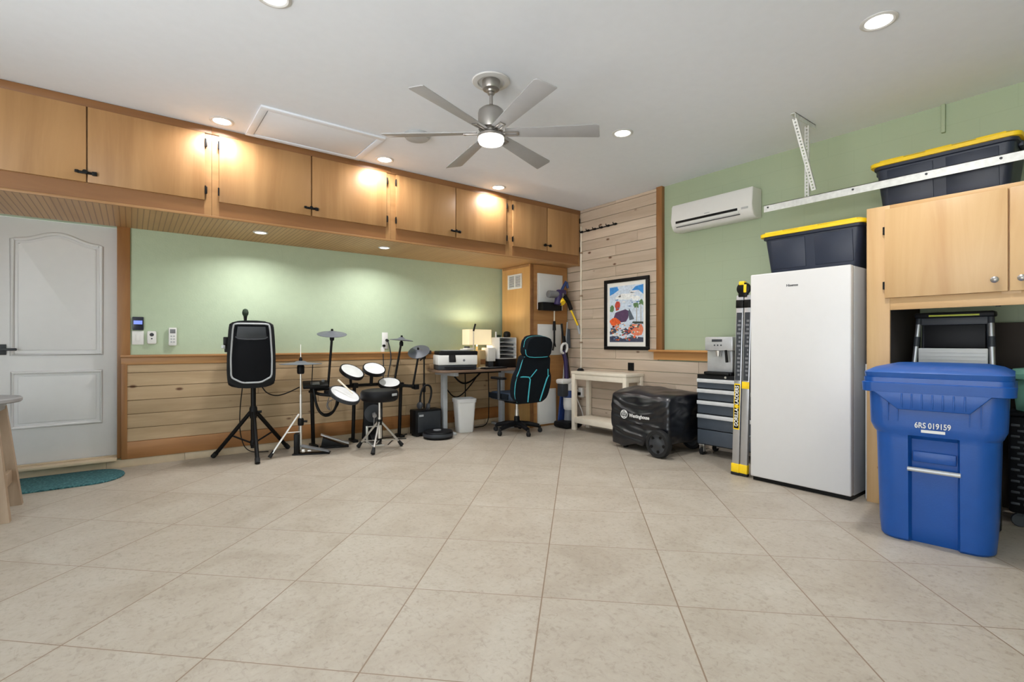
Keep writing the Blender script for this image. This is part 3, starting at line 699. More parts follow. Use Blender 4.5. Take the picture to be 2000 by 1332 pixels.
for (x, y) in ((.035, .60), (.035, .05), (.285, .6), (.285, .05)):
    b = MB(); b.box((x - .03, y - .03, .098), (x + .03, y + .03, .112), .003); b.box((x - .024, y - .024, .035), (x + .014, y - .018, .1)); b.box((x - .024, y + .018, .035), (x + .014, y + .024, .1)); ca = b.build('caster', m_chrome, t)
    b = MB(); b.lathe([(.03, -.015), (.038, -.009), (.038, .009), (.03, .015)], (x - .01, y, .038), 20, (.3, 1, 0)); b.build('caster_wheel', m_rubber, ca)
t = thing('coffee_machine', 'silver espresso coffee machine standing on the tool chest', 'coffee machine', (4.70, 2.555, .833))
b = MB(); b.box((.10, 0, .0), (.27, .30, .37), .012); b.box((-.02, 0, 0), (.27, .30, .03), .008); b.build('machine_body', m_blackp, t)
b = MB(); b.box((0, .0, .245), (.11, .30, .385), .012); b.build('front_panel', m_silver, t)
b = MB(); b.box((.05, .03, .03), (.11, .30, .245), .004); b.build('lower_panel', m_silver, t)
b = MB(); b.box((-.003, .11, .335), (.003, .22, .36), .001); b.build('display', m_dgrey, t)
b = MB()
for q in range(3): b.cyl((0, .12 + q * .035, .30), (-.006, .12 + q * .035, .30), .007, None, 10)
b.build('buttons', m_dgrey, t)
b = MB(); b.cyl((.02, .16, .245), (.02, .16, .19), .03, .022, 16); b.build('spout', m_chrome, t)
b = MB(); b.cyl((.0, .07, .25), (-.015, .05, .13), .012, .014, 10); b.build('steam_wand', m_black, t)
b = MB(); b.box((-.04, .02, .0), (.06, .28, .022), .006); b.build('drip_tray', m_black, t)

# ------------------------------------------------------ folded ladder
t = thing('folding_ladder', 'folded silver multi-position ladder with yellow feet standing beside the white freezer', 'ladder', (4.20, 2.152, 0))
def rail(y0, x0, nm='rail'):
    b = MB(); b.T = Matrix.Translation((x0, y0, 0)) @ Matrix.Rotation(R(2.4), 4, 'X').to_4x4()
    b.box((0, 0, .05), (.03, .064, 1.60), .004); o = b.build(nm, m_alu, t); return o
lean = Matrix.Rotation(R(1.6), 4, 'X')
for (y0, x0) in ((.078, 0), (.008, .004), (.078, .42), (.008, .42)):
    b = MB(); b.T = Matrix.Translation((x0, y0, 0)) @ lean
    b.box((0, 0, .06), (.03, .062, 1.57), .004); o = b.build('rail', m_alu, t)
    b = MB(); b.T = Matrix.Translation((x0, y0, 0)) @ lean
    b.box((-.006, -.004, .022), (.036, .068, .10), .006); b.build('foot', m_yellow, o)
    b = MB(); b.T = Matrix.Translation((x0, y0, 0)) @ lean
    b.box((-.008, -.005, 0), (.038, .069, .026), .006); b.build('foot_tread', m_rubber, o)
    if x0 < .1:
        b = MB(); b.T = Matrix.Translation((x0, y0, 0)) @ lean
        b.box((-.0016, .008, .83), (0, .054, 1.42)); b.build('warning_label', m_dgrey, o)
        b = MB(); b.T = Matrix.Translation((x0, y0, 0)) @ lean; rr = random.Random(3)
        for k in range(14): b.box((-.0022, .014, .87 + k * .036), (-.0012, .014 + rr.uniform(.012, .034), .888 + k * .036))
        b.build('label_print', m_grey, o)
        if y0 > .05:
            b = MB(); b.T = Matrix.Translation((x0, y0, 0)) @ lean; b.box((-.0018, .004, .40), (0, .058, .80)); b.build('name_plate', m_yellow, o)
            b = MB(); b.T = Matrix.Translation((x0, y0, 0)) @ lean; b.box((-.0026, .010, .41), (-.001, .052, .79)); pl = b.build('name_plate_field', m_black, o)
            for s, zc in (('GORILLA', .505), ('LADDERS', .70)):
                q = lettering('name_lettering', s, .046, (0, 0, 0), Matrix.Identity(4), m_paper, o, bold=.001, sx=.85)
                q.data.transform(Matrix.Translation((x0, y0, 0)) @ lean @ Matrix.Translation((-.0034, .031, zc)) @ FX @ Matrix.Rotation(PI / 2, 4, 'Z'))
            b = MB(); b.T = Matrix.Translation((x0, y0, 0)) @ lean; b.cyl((-.002, .031, .602), (-.004, .031, .602), .018, None, 16); b.build('name_emblem', m_yellow, o)
        else:
            b = MB(); b.T = Matrix.Translation((x0, y0, 0)) @ lean; b.box((-.002, -.001, .76), (.002, .063, .82), .001); b.build('yellow_band', m_yellow, o)
        b = MB(); b.T = Matrix.Translation((x0, y0, 0)) @ lean; b.box((-.006, -.002, 1.46), (.034, .064, 1.53), .006); b.build('collar', m_black, o)
b = MB(); b.T = Matrix.Translation((0, 0, 0)) @ lean; b.lathe([(.045, -.005), (.055, .0), (.055, .036), (.045, .04)], (0, .085, 1.625), 24, (1, 0, 0)); b.box((-.004, .045, 1.55), (.034, .125, 1.62), .01); b.build('hinge_lock', m_black, t)
b = MB(); b.T = Matrix.Translation((0, 0, 0)) @ lean; b.box((-.008, .07, 1.655), (.04, .12, 1.69), .008); b.box((-.009, .05, 1.59), (.0, .075, 1.66), .004); b.build('hinge_cap', m_yellow, t)
for y0 in (.105, .035):
    for k in range(5):
        b = MB(); b.T = lean; b.cyl((.03, y0, .3 + k * .28), (.42, y0, .3 + k * .28), .016, None, 12); b.build('rung', m_alu, t)

# ------------------------------------------------------------- freezer
t = thing('upright_freezer', 'tall white upright freezer beside the folded ladder', 'freezer', (4.155, 1.363, 0))
b = MB(); b.box((.075, .002, .03), (.80, .738, 1.728), .006); b.build('freezer_body', m_fridges, t)
b = MB(); b.box((0, 0, .035), (.062, .74, 1.73), .010, 3); dr = b.build('freezer_door', m_fridge, t)
b = MB(); b.box((.062, .006, .05), (.076, .734, 1.715)); b.build('door_gasket', m_grey, t)
b = MB(); b.box((.03, .01, 0), (.78, .73, .032)); b.build('plinth', m_black, t)
lettering('door_badge', 'Hisense', .028, (-.0008, .405, 1.615), FX, m_dgrey, dr, bold=.0004)
b = MB(); b.T = Matrix.Translation((4.32, 1.312, 0)) @ Matrix.Rotation(R(0), 4, 'X'); b.box((0, 0, 0), (.30, .012, 1.0), .002)
tag(b.build('white_board', m_white), 'thin white board standing in the gap between freezer and pine cabinet', 'board')

# ---------------------------------------------------------------- totes
def tote(loc, L, D, Hh, lab, fl):
    t = thing('storage_tote', lab, 'tote', loc, 0, 'black totes with yellow lids')
    def sec(z, s, r=.05):
        o = []
        l2, d2 = L / 2 - s, D / 2 - s
        for cx, cy, a0 in ((d2 - r, l2 - r, 0), (-d2 + r, l2 - r, 90), (-d2 + r, -l2 + r, 180), (d2 - r, -l2 + r, 270)):
            for k in range(6): an = R(a0 + 18 * k); o.append((cx + r * math.cos(an), cy + r * math.sin(an), z))
        return o
    b = MB(); b.loft([sec(0, .07), sec(.02, .062), sec(Hh - .07, .03), sec(Hh - .065, .016), sec(Hh - .03, .014)]); bd = b.build('tote_body', m_navy, t)
    sl = (.062 - .03) / (Hh - .09); tilt = math.atan(sl)
    for yc in (-.17, .17):
        b = MB(); b.T = Matrix.Translation((-D / 2 + .062, yc, .02)) @ Matrix.Rotation(-tilt, 4, 'Y')
        b.box((-.006, -.135, .04), (.01, .135, Hh - .10), .004)
        b.build('raised_panel', m_navy, bd)
    b = MB(); b.loft([sec(Hh - .045, -.002, .05), sec(Hh - .02, -.004, .05), sec(Hh - .012, .006, .05), sec(Hh - .012, .03, .04), sec(Hh, .036, .04)])
    for yc in (-.27, 0, .27): b.box((-D / 2 - .002, yc - .075, Hh - .03), (-D / 2 + .05, yc + .075, Hh - .006), .006)
    b.build('tote_lid', m_yellow, t)
    for s in (-1, 1):
        b = MB(); b.box((-.11, s * (L / 2 - .03), Hh - .085), (.11, s * (L / 2 - .004), Hh - .05), .006); b.build('tote_handle', m_navy, t)
    return t
tote((4.62, 1.735, 1.732), .79, .52, .385, 'black storage tote with yellow lid on top of the white freezer', 0)
tote((4.755, .945, 2.142), .82, .50, .40, 'black storage tote with yellow lid on top of the pine cabinet, behind the metal rail', 1)

# ------------------------------------------------- garage-track strut and rail
t = thing('ceiling_rail', 'galvanized angle rail hung from the ceiling by a punched strut', 'rail', (4.46, 0, 0))
b = MB(); b.box((0, -2.3, 2.315), (.004, 2.135, 2.375)); b.box((0, -2.3, 2.371), (.05, 2.135, 2.375)); rl = b.build('angle_rail', m_zinc, t)
b = MB()
for y in (2.1, 1.45, 1.0, .62): b.cyl((-.004, y, 2.352), (.006, y, 2.352), .008, None, 10)
b.build('bolts', m_dgrey, rl)
def punched(b, p, q, w=.034, th=.003, n=22, nrm=(-1, 0, 0)):
    p, q = Vector(p), Vector(q); d = (q - p); L = d.length; d.normalize(); nn = Vector(nrm); u = d.cross(nn).normalized(); nn = u.cross(d)
    b.T = Matrix((d, u, nn)).transposed().to_4x4(); b.T.translation = p
    b.box((0, -w / 2, 0), (L, -w / 2 + w * .32, th)); b.box((0, w / 2 - w * .32, 0), (L, w / 2, th)); b.box((0, w / 2 - th, -w * .6), (L, w / 2, 0))
    for k in range(n + 1): s = k * L / (n + 1) ; b.box((s, -w * .18, 0), (s + L / (n + 1) * .5, w * .18, th))
    b.T = Matrix.Identity(4)
b = MB(); punched(b, (.02, 1.79, 2.34), (.02, 1.79, ZC - .04)); b.build('strut', m_zinc, t)
b = MB(); punched(b, (.016, 1.735, 2.42), (-.19, 1.80, ZC - .03)); b.build('brace', m_zinc, t)
b = MB(); b.box((-.23, 1.775, ZC - .04), (.16, 1.78, ZC)); b.box((-.23, 1.775, ZC - .005), (.16, 1.815, ZC)); b.build('ceiling_angle', m_zinc, t)

# --------------------------------------------------------- pine wall cabinet
t = thing('pine_cabinet', 'pale pine cabinet with open lower bay beside the white freezer', 'cabinet', (4.285, -.35, 0))
w = 1.65
b = MB(); b.box((0, w - .02, 0), (.715, w, 2.135)); b.box((0, 0, 0), (.715, .02, 2.135)); b.build('side_panel', m_pine, t)
b = MB(); b.box((0, .02, 1.44), (.715, w - .02, 1.46)); b.box((0, .02, 2.115), (.715, w - .02, 2.135)); b.box((.69, .02, 1.46), (.715, w - .02, 2.115)); b.build('cabinet_box', m_piney, t)
b = MB(); b.box((-.018, w - .14, 0), (0, w, 2.135), .002); b.box((-.018, .9 - .045, 1.46), (0, .9 + .04, 2.1)) ; b.build('stile', m_pine, t)
b = MB(); b.box((-.017, .02, 1.39), (0, w - .14, 1.475), .002); b.box((-.017, .02, 2.09), (0, w - .14, 2.135), .002); b.build('rail', m_piney, t)
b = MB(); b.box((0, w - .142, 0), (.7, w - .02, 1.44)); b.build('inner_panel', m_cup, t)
b = MB(); b.cyl((.012, .90 + .06, 1.386), (.012, .96, 1.392), .012, None, 12); b.build('puck', m_dgrey, t)
for (y0, y1, hy) in ((.91, w - .115, 1), (.14, .902, -1)):
    b = MB(); b.box((-.040, y0, 1.475), (-.018, y1, 2.105), .003); dr = b.build('cabinet_door', m_pine, t)
    ky = y0 + .055 if hy > 0 else y1 - .055
    b = MB(); b.lathe([(.009, 0), (.008, .012), (.018, .02), (.02, .028), (.012, .034), (0, .036)], (-.040, ky, 1.548), 20, (-1, 0, 0)); b.build('knob', m_nickel, dr)
    for hz in (1.565, 1.955):
        hyy = y1 + .006 if hy > 0 else y0 - .006
        b = MB(); b.box((-.034, hyy - .008, hz - .028), (-.016, hyy + .008, hz + .028), .003); b.build('hinge', m_black, dr)
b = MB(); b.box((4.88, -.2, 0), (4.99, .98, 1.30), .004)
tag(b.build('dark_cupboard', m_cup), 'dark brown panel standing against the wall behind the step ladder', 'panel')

# -------------------------------------------------------------- step ladder
t = thing('step_ladder', 'black and silver step ladder folded behind the blue recycling bin', 'step ladder', (4.62, .88, 0))
b = MB(); b.box((-.05, -.215, 1.335), (.05, .215, 1.375), .012); b.build('top_cap', m_blackp, t)
b = MB(); b.box((-.056, -.14, 1.345), (-.049, .13, 1.357), .002); b.build('yellow_stripe', M('lime_stripe', (196, 204, 70), .5), t)
b = MB(); b.box((-.03, -.20, 1.285), (-.01, .20, 1.34), .004); b.build('top_apron', m_dgrey, t)
for s in (-1, 1):
    def px(z): return -.02 - (1.33 - z) * .16
    def py(z): return s * (.192 + (1.33 - z) * .05)
    b = MB(); b.tube([(px(0), py(0), .0), (px(1.33), py(1.33), 1.33)], .0165, 14); lg = b.build('front_leg', m_alu, t)
    b = MB(); b.tube([(px(1.13), py(1.13), 1.13), (px(1.2), py(1.2), 1.2)], .0185, 14); b.build('leg_sleeve', m_dgrey, lg)
    b = MB(); b.tube([(px(1.29), py(1.29), 1.29), (px(1.34), py(1.34), 1.335)], .0185, 14); b.build('leg_cap', m_dgrey, lg)
    b = MB(); b.tube([(.06, s * .2, 0), (.02, s * .17, 1.33)], .013, 12); b.build('rear_leg', m_dgrey, t)
b = MB(); b.box((-.02, -.165, 1.12), (-.005, .165, 1.285), .004); b.build('tool_tray', m_blackp, t)
for z in (1.03, .74, .45):
    b = MB(); b.box((px(z) - .01, -.185, z - .09), (px(z) + .012, .185, z + .09), .006)
    for k in range(6): b.box((px(z) - .013, -.18, z - .07 + k * .025), (px(z) - .008, .18, z - .06 + k * .025), .001)
    b.build('step', m_whitep, t)

# --------------------------------------------------- blue recycling bin
t = thing('recycling_bin', 'large blue wheeled recycling bin in front of the pine cabinet', 'bin', (3.60, .775, 0), 7)
def bsec(z, hw, xf, xb, r, nd, nw=.10):
    o = []
    def arc(cx, cy, a0):
        for k in range(7): an = R(a0 + 15 * k); o.append((cx + r * math.cos(an), cy + r * math.sin(an), z))
    arc(xb - r, hw - r, 0); arc(xf + r, hw - r, 90)
    # front face with its lengthwise channel
    for y, dx in ((nw + .012, 0), (nw, nd), (0, nd * 1.02), (-nw, nd), (-nw - .012, 0)): o.append((xf + dx, y, z))
    arc(xf + r, -hw + r, 180); arc(xb - r, -hw + r, 270)
    return o
b = MB()
b.loft([bsec(0, .245, .015, .50, .09, .03), bsec(.012, .255, .005, .52, .10, .035), bsec(.10, .262, .0, .54, .10, .035), bsec(.41, .27, -.012, .59, .10, .05), bsec(.54, .272, -.018, .62, .10, .055), bsec(.60, .274, -.02, .63, .10, .05), bsec(.625, .275, -.021, .635, .10, .003), bsec(.64, .285, -.024, .64, .09, 0), bsec(.68, .30, -.028, .66, .08, 0), bsec(.88, .305, -.03, .68, .075, 0), bsec(.90, .306, -.03, .685, .075, 0)])
bn = b.build('bin_body', m_blue, t, 30)
b = MB(); b.loft([bsec(.87, .327, -.055, .70, .06, 0), bsec(.872, .332, -.062, .705, .06, 0), bsec(.925, .335, -.066, .71, .06, 0), bsec(.928, .325, -.058, .70, .06, 0), bsec(.955, .325, -.058, .70, .06, 0), bsec(.957, .31, -.04, .69, .06, 0)]); b.build('bin_rim', m_blue, t, 30)
b = MB(); b.loft([bsec(.955, .322, -.05, .70, .07, 0, .005), bsec(.985, .325, -.056, .71, .07, 0, .005), bsec(.99, .318, -.05, .705, .07, 0, .005), bsec(1.014, .28, .0, .66, .09, 0, .005), bsec(1.03, .22, .12, .58, .1, 0, .005), bsec(1.034, .125, .25, .48, .1, 0, .005)]); b.build('bin_lid', m_blued, t, 30)
# front grip apron
b = MB(); b.prism([(.275, .875), (-.245, .875), (-.155, .775), (.155, .775)], .035, (-.062, 0, 0), 'x', .006)
for k in range(7): y = -.135 + k * .045; b.box((-.066, y - .004, .785), (-.058, y + .004, .868), .003)
b.build('front_grip', m_blue, t)
for y in (.20, .155, -.155, -.20):
    b = MB(); b.prism([(-.05, .87), (-.03, .70), (-.02, .70), (-.02, .87)], .006, (0, y, 0), 'y'); b.build('grip_rib', m_blue, t)
b = MB(); b.cyl((-.012, -.115, .43), (-.012, .115, .43), .013, None, 16); b.build('lift_bar', m_silver, t)
b = MB(); b.box((.022, -.095, .47), (.034, .095, .53), .004); b.build('channel_plate', m_blue, t)
lettering('bin_number', '6RS 019159', .044, (-.031, .002, .688), FX, m_whitep, bn, bold=.0006, sx=.74, ext=.006)
b = MB(); b.box((-.0295, -.052, .648), (-.02, .052, .664)); b.build('bin_sticker', m_whitep, bn)
for s in (-1, 1):
    b = MB(); b.lathe([(.11, -.025), (.125, -.015), (.125, .015), (.11, .025)], (.60, s * .24, .125), 24, (0, 1, 0)); b.build('bin_wheel', m_rubber, t)
    b = MB(); b.cyl((.68, s * .20, .95), (.68, s * .27, .95), .02); b.build('lid_hinge', m_blued, t)

# bin and hamper further along
t = thing('green_bucket', 'teal green lidded bucket standing on the black woven hamper', 'bucket', (4.50, .45, .728))
b = MB(); b.lathe([(.10, 0), (.105, .005), (.125, .20), (.125, .235)], seg=36); b.build('bucket_body', m_teal, t)
b = MB(); b.lathe([(.135, .20), (.142, .205), (.142, .235), (.13, .24), (.12, .265), (.05, .275), (0, .276)], seg=36); b.build('bucket_lid', m_teal, t)
t = thing('resin_hamper', 'black woven resin hamper on casters behind the blue recycling bin', 'hamper', (4.57, .38, 0))
b = MB(); b.box((-.18, -.26, .09), (.18, .20, .70), .02); hb = b.build('hamper_body', m_blackp, t)
b = MB()
for r_ in range(15):
    for c_ in range(8):
        y = .165 - c_ * .056 - (.028 if r_ % 2 else 0)
        b.box((-.187, y - .021, .145 + r_ * .035), (-.176, y + .021, .162 + r_ * .035), .004)
tag(b.build('weave', m_dgrey, hb), kind='stuff')
b = MB(); b.box((-.19, -.27, .70), (.19, .21, .725), .006); b.build('hamper_rim', m_blackp, t)
for y in (-.2, .15):
    b = MB(); b.lathe([(.04, -.012), (.045, 0), (.04, .012)], (-.13, y, .045), 18, (1, .3, 0)); b.box((-.15, y - .012, .07), (-.11, y + .012, .092)); b.build('caster', m_dgrey, t)
t = thing('wire_tray', 'silver wire rack on the back of the black woven hamper', 'rack', (4.57, .38, .726))
b = MB()
for z in (.012, .075, .13): b.tube([(.08, -.22, z), (.15, -.22, z), (.15, .19, z), (.08, .19, z)], .008, 8, True)
b.build('tray_rim', m_silver, t)
for (x, y) in ((.08, -.22), (.08, .19), (.15, -.22), (.15, .19), (.08, 0)):
    b = MB(); b.cyl((x, y, .004), (x, y, .135), .006, None, 8); b.build('wire_post', m_silver, t)

# ------------------------------------------------------- braided mat
t = thing('braided_mat', 'teal oval braided mat on the tiles in front of the white door', 'mat', (-.42, 5.56, 0))
b = MB(); o = []
for s, a0 in ((1, -90), (-1, 90)):
    for k in range(13): an = R(a0 + 15 * k); o.append((s * .16 + .22 * math.cos(an) * .98 if s > 0 else -.42 + .22 * math.cos(an), .275 * math.sin(an)))
b.prism(o, .012, (0, 0, .001), 'z', .004); b.build('mat_pile', m_rug, t)

# ------------------------------------------- round side table at the frame edge
t = thing('side_table', 'round grey-topped side table with tapered oak legs, cut by the frame near the mat', 'side table', (-.87, 4.755, 0))
b = MB(); b.lathe([(.24, .755), (.268, .757), (.276, .765), (.276, .782), (.268, .79), (0, .79)], seg=56); b.build('table_top', m_greytop, t)
b = MB(); b.box((-.175, -.175, .70), (.175, .175, .755), .004); b.build('apron', m_lgrey, t)
for sx in (-1, 1):
    for sy in (-1, 1):
        b = MB(); b.loft([[(sx * .215 + dx * .034, sy * .225 + dy * .034, 0) for dx, dy in ((-1, -1), (1, -1), (1, 1), (-1, 1))], [(sx * .15 + dx * .026, sy * .15 + dy * .026, .72) for dx, dy in ((-1, -1), (1, -1), (1, 1), (-1, 1))]]); b.build('leg', m_oak, t)
for z, i in ((.22, 0), (.27, 1)):
    for s in (-1, 1):
        c = .19; b = MB()
        if i: b.box((-c, s * c - .012, z - .045), (c, s * c + .012, z + .045), .002)
        else: b.box((s * c - .012, -c, z - .045), (s * c + .012, c, z + .045), .002)
        b.build('stretcher', m_oak, t)

# --------------------------------------------------------- PA speaker on tripod
t = thing('speaker_stand', 'black tripod stand carrying the large speaker', 'stand', (.975, 5.55, 0))
b = MB(); b.cyl((0, 0, .10), (0, 0, .713), .024, None, 16); b.build('pole', m_black, t)
b = MB(); b.lathe([(.03, .40), (.036, .42), (.036, .50), (.028, .52)], seg=20); b.cyl((.03, 0, .46), (.075, -.01, .46), .009, .013, 10); b.build('hub_collar', m_blackp, t)
b = MB(); b.lathe([(.026, .12), (.03, .13), (.03, .17), (.026, .18)], seg=18); b.build('lower_collar', m_blackp, t)
for (fx, fy) in ((-.02, -.32), (-.32, .23), (.38, .24)):
    b = MB(); b.tube([(fx * .07, fy * .07, .46), (fx, fy, .015)], .0195, 10); lg = b.build('leg', m_black, t)
    b = MB(); b.tube([(fx * .93, fy * .93, .05), (fx * 1.02, fy * 1.02, .012)], .024, 10); b.build('rubber_foot', m_rubber, lg)
    b = MB(); b.tube([(fx * .05, fy * .05, .15), (fx * .58, fy * .58, .23)], .009, 8); b.build('brace', m_black, lg)
def chaikin(o, n=2, k=.25):
    for _ in range(n):
        q = []
        for i in range(len(o)):
            (ax, ay), (bx, by) = o[i], o[(i + 1) % len(o)]
            q += [(ax + (bx - ax) * k, ay + (by - ay) * k), (ax + (bx - ax) * (1 - k), ay + (by - ay) * (1 - k))]
        o = q
    return o
t = thing('pa_speaker', 'large black portable speaker with silver outlined grille on the tripod', 'speaker', (.955, 5.53, .715), -9)
out = chaikin([(-.19, 0), (.19, 0), (.212, .10), (.212, .30), (.20, .56), (.185, .66), (-.185, .66), (-.20, .56), (-.212, .30), (-.212, .10)])
b = MB(); b.prism(out, .28, (0, -.15, 0), 'y', .02); b.build('cabinet', m_blackp, t)
gr = chaikin([(-.08, .055), (.08, .055), (.175, .11), (.178, .30), (.162, .56), (.15, .628), (-.15, .628), (-.162, .56), (-.178, .30), (-.175, .11)], 2, .12)
b = MB(); b.prism(gr, -.012, (0, -.148, 0), 'y', .004); b.build('grille', M('grille_mesh', (11, 13, 18), .7, bump=.2, bscale=700, spec=.15), t)
b = MB(); b.tube([(x, -.160, z) for x, z in gr], .0085, 8, True); b.build('silver_outline', m_lgrey, t)
b = MB(); b.tube([(-.14, -.162, .50), (-.11, -.165, .475), (.11, -.165, .475), (.14, -.162, .50)], .007, 8, smooth=1); b.prism([(-.13, .505), (-.11, .482), (.11, .482), (.13, .505), (.12, .60), (-.12, .60)], -.008, (0, -.158, 0), 'y', .003); b.build('horn', m_dgrey, t)
b = MB(); b.box((-.245, -.02, .42), (-.195, .06, .50), .008); b.box((-.235, -.0, .35), (-.2, .05, .44), .006); b.build('side_bracket', m_black, t)
b = MB(); b.box((-.26, -.03, .385), (-.225, .02, .42), .005); b.build('side_clip', m_silver, t)
t = thing('microphone', 'dark green handheld microphone standing upright on the large speaker', 'microphone', (.905, 5.56, 1.373))
b = MB(); b.cyl((0, 0, 0), (0, 0, .06), .012, .018, 14); b.build('mic_body', m_black, t)
b = MB(); b.lathe([(.018, .05), (.027, .07), (.029, .09), (.022, .115), (.008, .124), (0, .125)], seg=18); b.build('mic_head', m_green2, t)
b = MB(); b.tube([(1.05, 5.53, .712), (1.10, 5.56, .64), (1.2, 5.6, .60), (1.32, 5.66, .62), (1.44, 5.64, .68)], .006, 8, smooth=3); tag(b.build('audio_cable', m_black), 'black cable looping from the large speaker to the drum module', 'cable')
b = MB(); b.tube([(.9, 5.70, .70), (.885, 5.76, .45), (.89, 5.78, .2), (.95, 5.75, .02), (1.15, 5.72, .01)], .005, 8, smooth=3); tag(b.build('power_cable', m_black), 'thin black cable hanging behind the speaker tripod', 'cable')

# ------------------------------------------------------------- drum kit
def disc(r, h, mat_rim, mat_head, c, nrm, parent, nm):
    b = MB(); b.T = KO; b.lathe([(r * .8, -h), (r * .98, -h * .7), (r, -h * .3), (r, .004), (r * .95, .008), (r * .88, .002)], c, 40, nrm); o = b.build(nm, mat_rim, parent)
    b = MB(); b.T = KO; b.lathe([(r * .9, 0), (r * .9, .004), (0, .006)], c, 40, nrm); b.build('mesh_head', mat_head, o)
    return o
kit = t = thing('electronic_drum_kit', 'electronic drum kit with white mesh pads, grey cymbals and module on a black rack', 'drum kit', (2.1, 5.65, 0))
KO = Matrix.Translation((-2.1, -5.65, 0))
for p in ((1.61, 5.74), (2.065, 5.76), (2.63, 5.72)):
    b = MB(); b.T = KO; b.cyl((p[0], p[1], .02), (p[0] - (.03 if p[0] < 1.7 else 0), p[1] - .05, .66), .021, None, 14); b.box((p[0] - .03, p[1] - .1, 0), (p[0] + .03, p[1] + .075, .03), .008); b.build('rack_leg', m_black, t)
b = MB(); b.T = KO; b.tube([(1.56, 5.69, .64), (1.75, 5.66, .645), (2.07, 5.70, .66), (2.45, 5.70, .66), (2.82, 5.60, .61)], .019, 12); b.build('cross_bar', m_black, t)
b = MB(); b.T = KO; b.tube([(1.56, 5.69, .62), (1.62, 5.52, .60), (1.76, 5.46, .58)], .017, 10); b.build('snare_arm', m_black, t)
for x, y, z in ((1.60, 5.69, .64), (1.72, 5.6, .60), (2.07, 5.70, .66), (2.63, 5.67, .64), (2.8, 5.6, .61)):
    b = MB(); b.T = KO; b.box((x - .03, y - .03, z - .03), (x + .03, y + .03, z + .03), .008); b.build('clamp', m_blackp, t)
disc(.172, .05, m_dgrey, m_mesh, (1.842, 5.38, .60), (.25, -.42, .87), t, 'snare_pad')
disc(.142, .05, m_blackp, m_mesh, (2.0, 5.60, .835), (.22, -.50, .84), t, 'tom_pad')
disc(.132, .05, m_blackp, m_mesh, (2.262, 5.60, .855), (.0, -.50, .86), t, 'tom_pad')
disc(.132, .05, m_blackp, m_mesh, (2.44, 5.58, .685), (-.10, -.36, .92), t, 'floor_tom_pad')
b = MB(); b.T = KO; b.tube([(2.0, 5.66, .79), (2.02, 5.70, .66)], .015, 10); b.build('pad_mount', m_black, t)
b = MB(); b.T = KO; b.tube([(2.262, 5.68, .80), (2.262, 5.7, .66)], .02, 10); b.build('pad_mount', m_black, t)
b = MB(); b.T = KO; b.tube([(2.44, 5.6, .64), (2.45, 5.69, .62)], .015, 10); b.build('pad_mount', m_black, t)
b = MB(); b.T = KO @ Matrix.Translation((1.60, 5.62, .70)) @ Matrix.Rotation(R(-12), 4, 'Z') @ Matrix.Rotation(R(18), 4, 'X'); b.box((-.13, -.08, -.02), (.13, .08, .02), .012); md = b.build('sound_module', m_blackp, t)
b = MB(); b.T = KO @ Matrix.Translation((1.60, 5.62, .70)) @ Matrix.Rotation(R(-12), 4, 'Z') @ Matrix.Rotation(R(18), 4, 'X'); b.box((-.05, -.05, .018), (.04, .02, .024), .002); b.cyl((.08, .03, .02), (.08, .03, .04), .016, None, 14); b.build('module_display', m_grey, md)
b = MB(); b.T = KO; b.tube([(1.57, 5.6, .68), (1.60, 5.56, .42), (1.70, 5.54, .34), (1.80, 5.55, .42), (1.84, 5.6, .60)], .014, 8, smooth=3); b.tube([(1.57, 5.62, .68), (1.62, 5.58, .40), (1.72, 5.56, .36), (1.84, 5.57, .46), (1.85, 5.62, .62)], .009, 8, smooth=3); b.build('cable_loom', m_black, t)
b = MB(); b.T = KO; b.tube([(1.74, 5.60, .55), (1.70, 5.58, .45), (1.76, 5.6, .40), (1.72, 5.62, .48), (1.78, 5.6, .53)], .005, 6, smooth=2); b.build('thin_lead', m_grey, t)
# cymbals
def cymbal(px, py, z, r, nrm, foot):
    n = Vector(nrm).normalized(); O = Vector((px, py, 0))
    b = MB(); b.T = KO; b.tube([Vector(foot), O + Vector((0, 0, z - .03))], .013, 12); p = b.build('cymbal_arm', m_black, kit)
    b = MB(); b.T = KO; c = O + Vector((0, 0, z)); b.lathe([(.0, -.004), (r * .99, -.008), (r, -.004), (r * .95, 0), (r * .35, .012), (r * .2, .028), (.02, .034), (0, .034)], c, 48, n); b.build('cymbal_pad', m_cym, p)
    b = MB(); b.T = KO; b.cyl(c + n * .03, c + n * .055, .014, .012, 14); b.build('wing_nut', m_black, p)
    b = MB(); b.T = KO; b.lathe([(.02, -.075), (.024, -.06), (.024, -.03), (.012, -.01)], c, 16); b.build('tilter', m_blackp, p)
cymbal(1.772, 5.60, 1.257, .158, (-.05, -.22, .97), (1.745, 5.66, .64))
cymbal(2.603, 5.60, 1.192, .142, (.08, -.02, .99), (2.545, 5.69, .64))
cymbal(2.815, 5.56, 1.050, .135, (-.42, -.42, .80), (2.76, 5.62, .59))
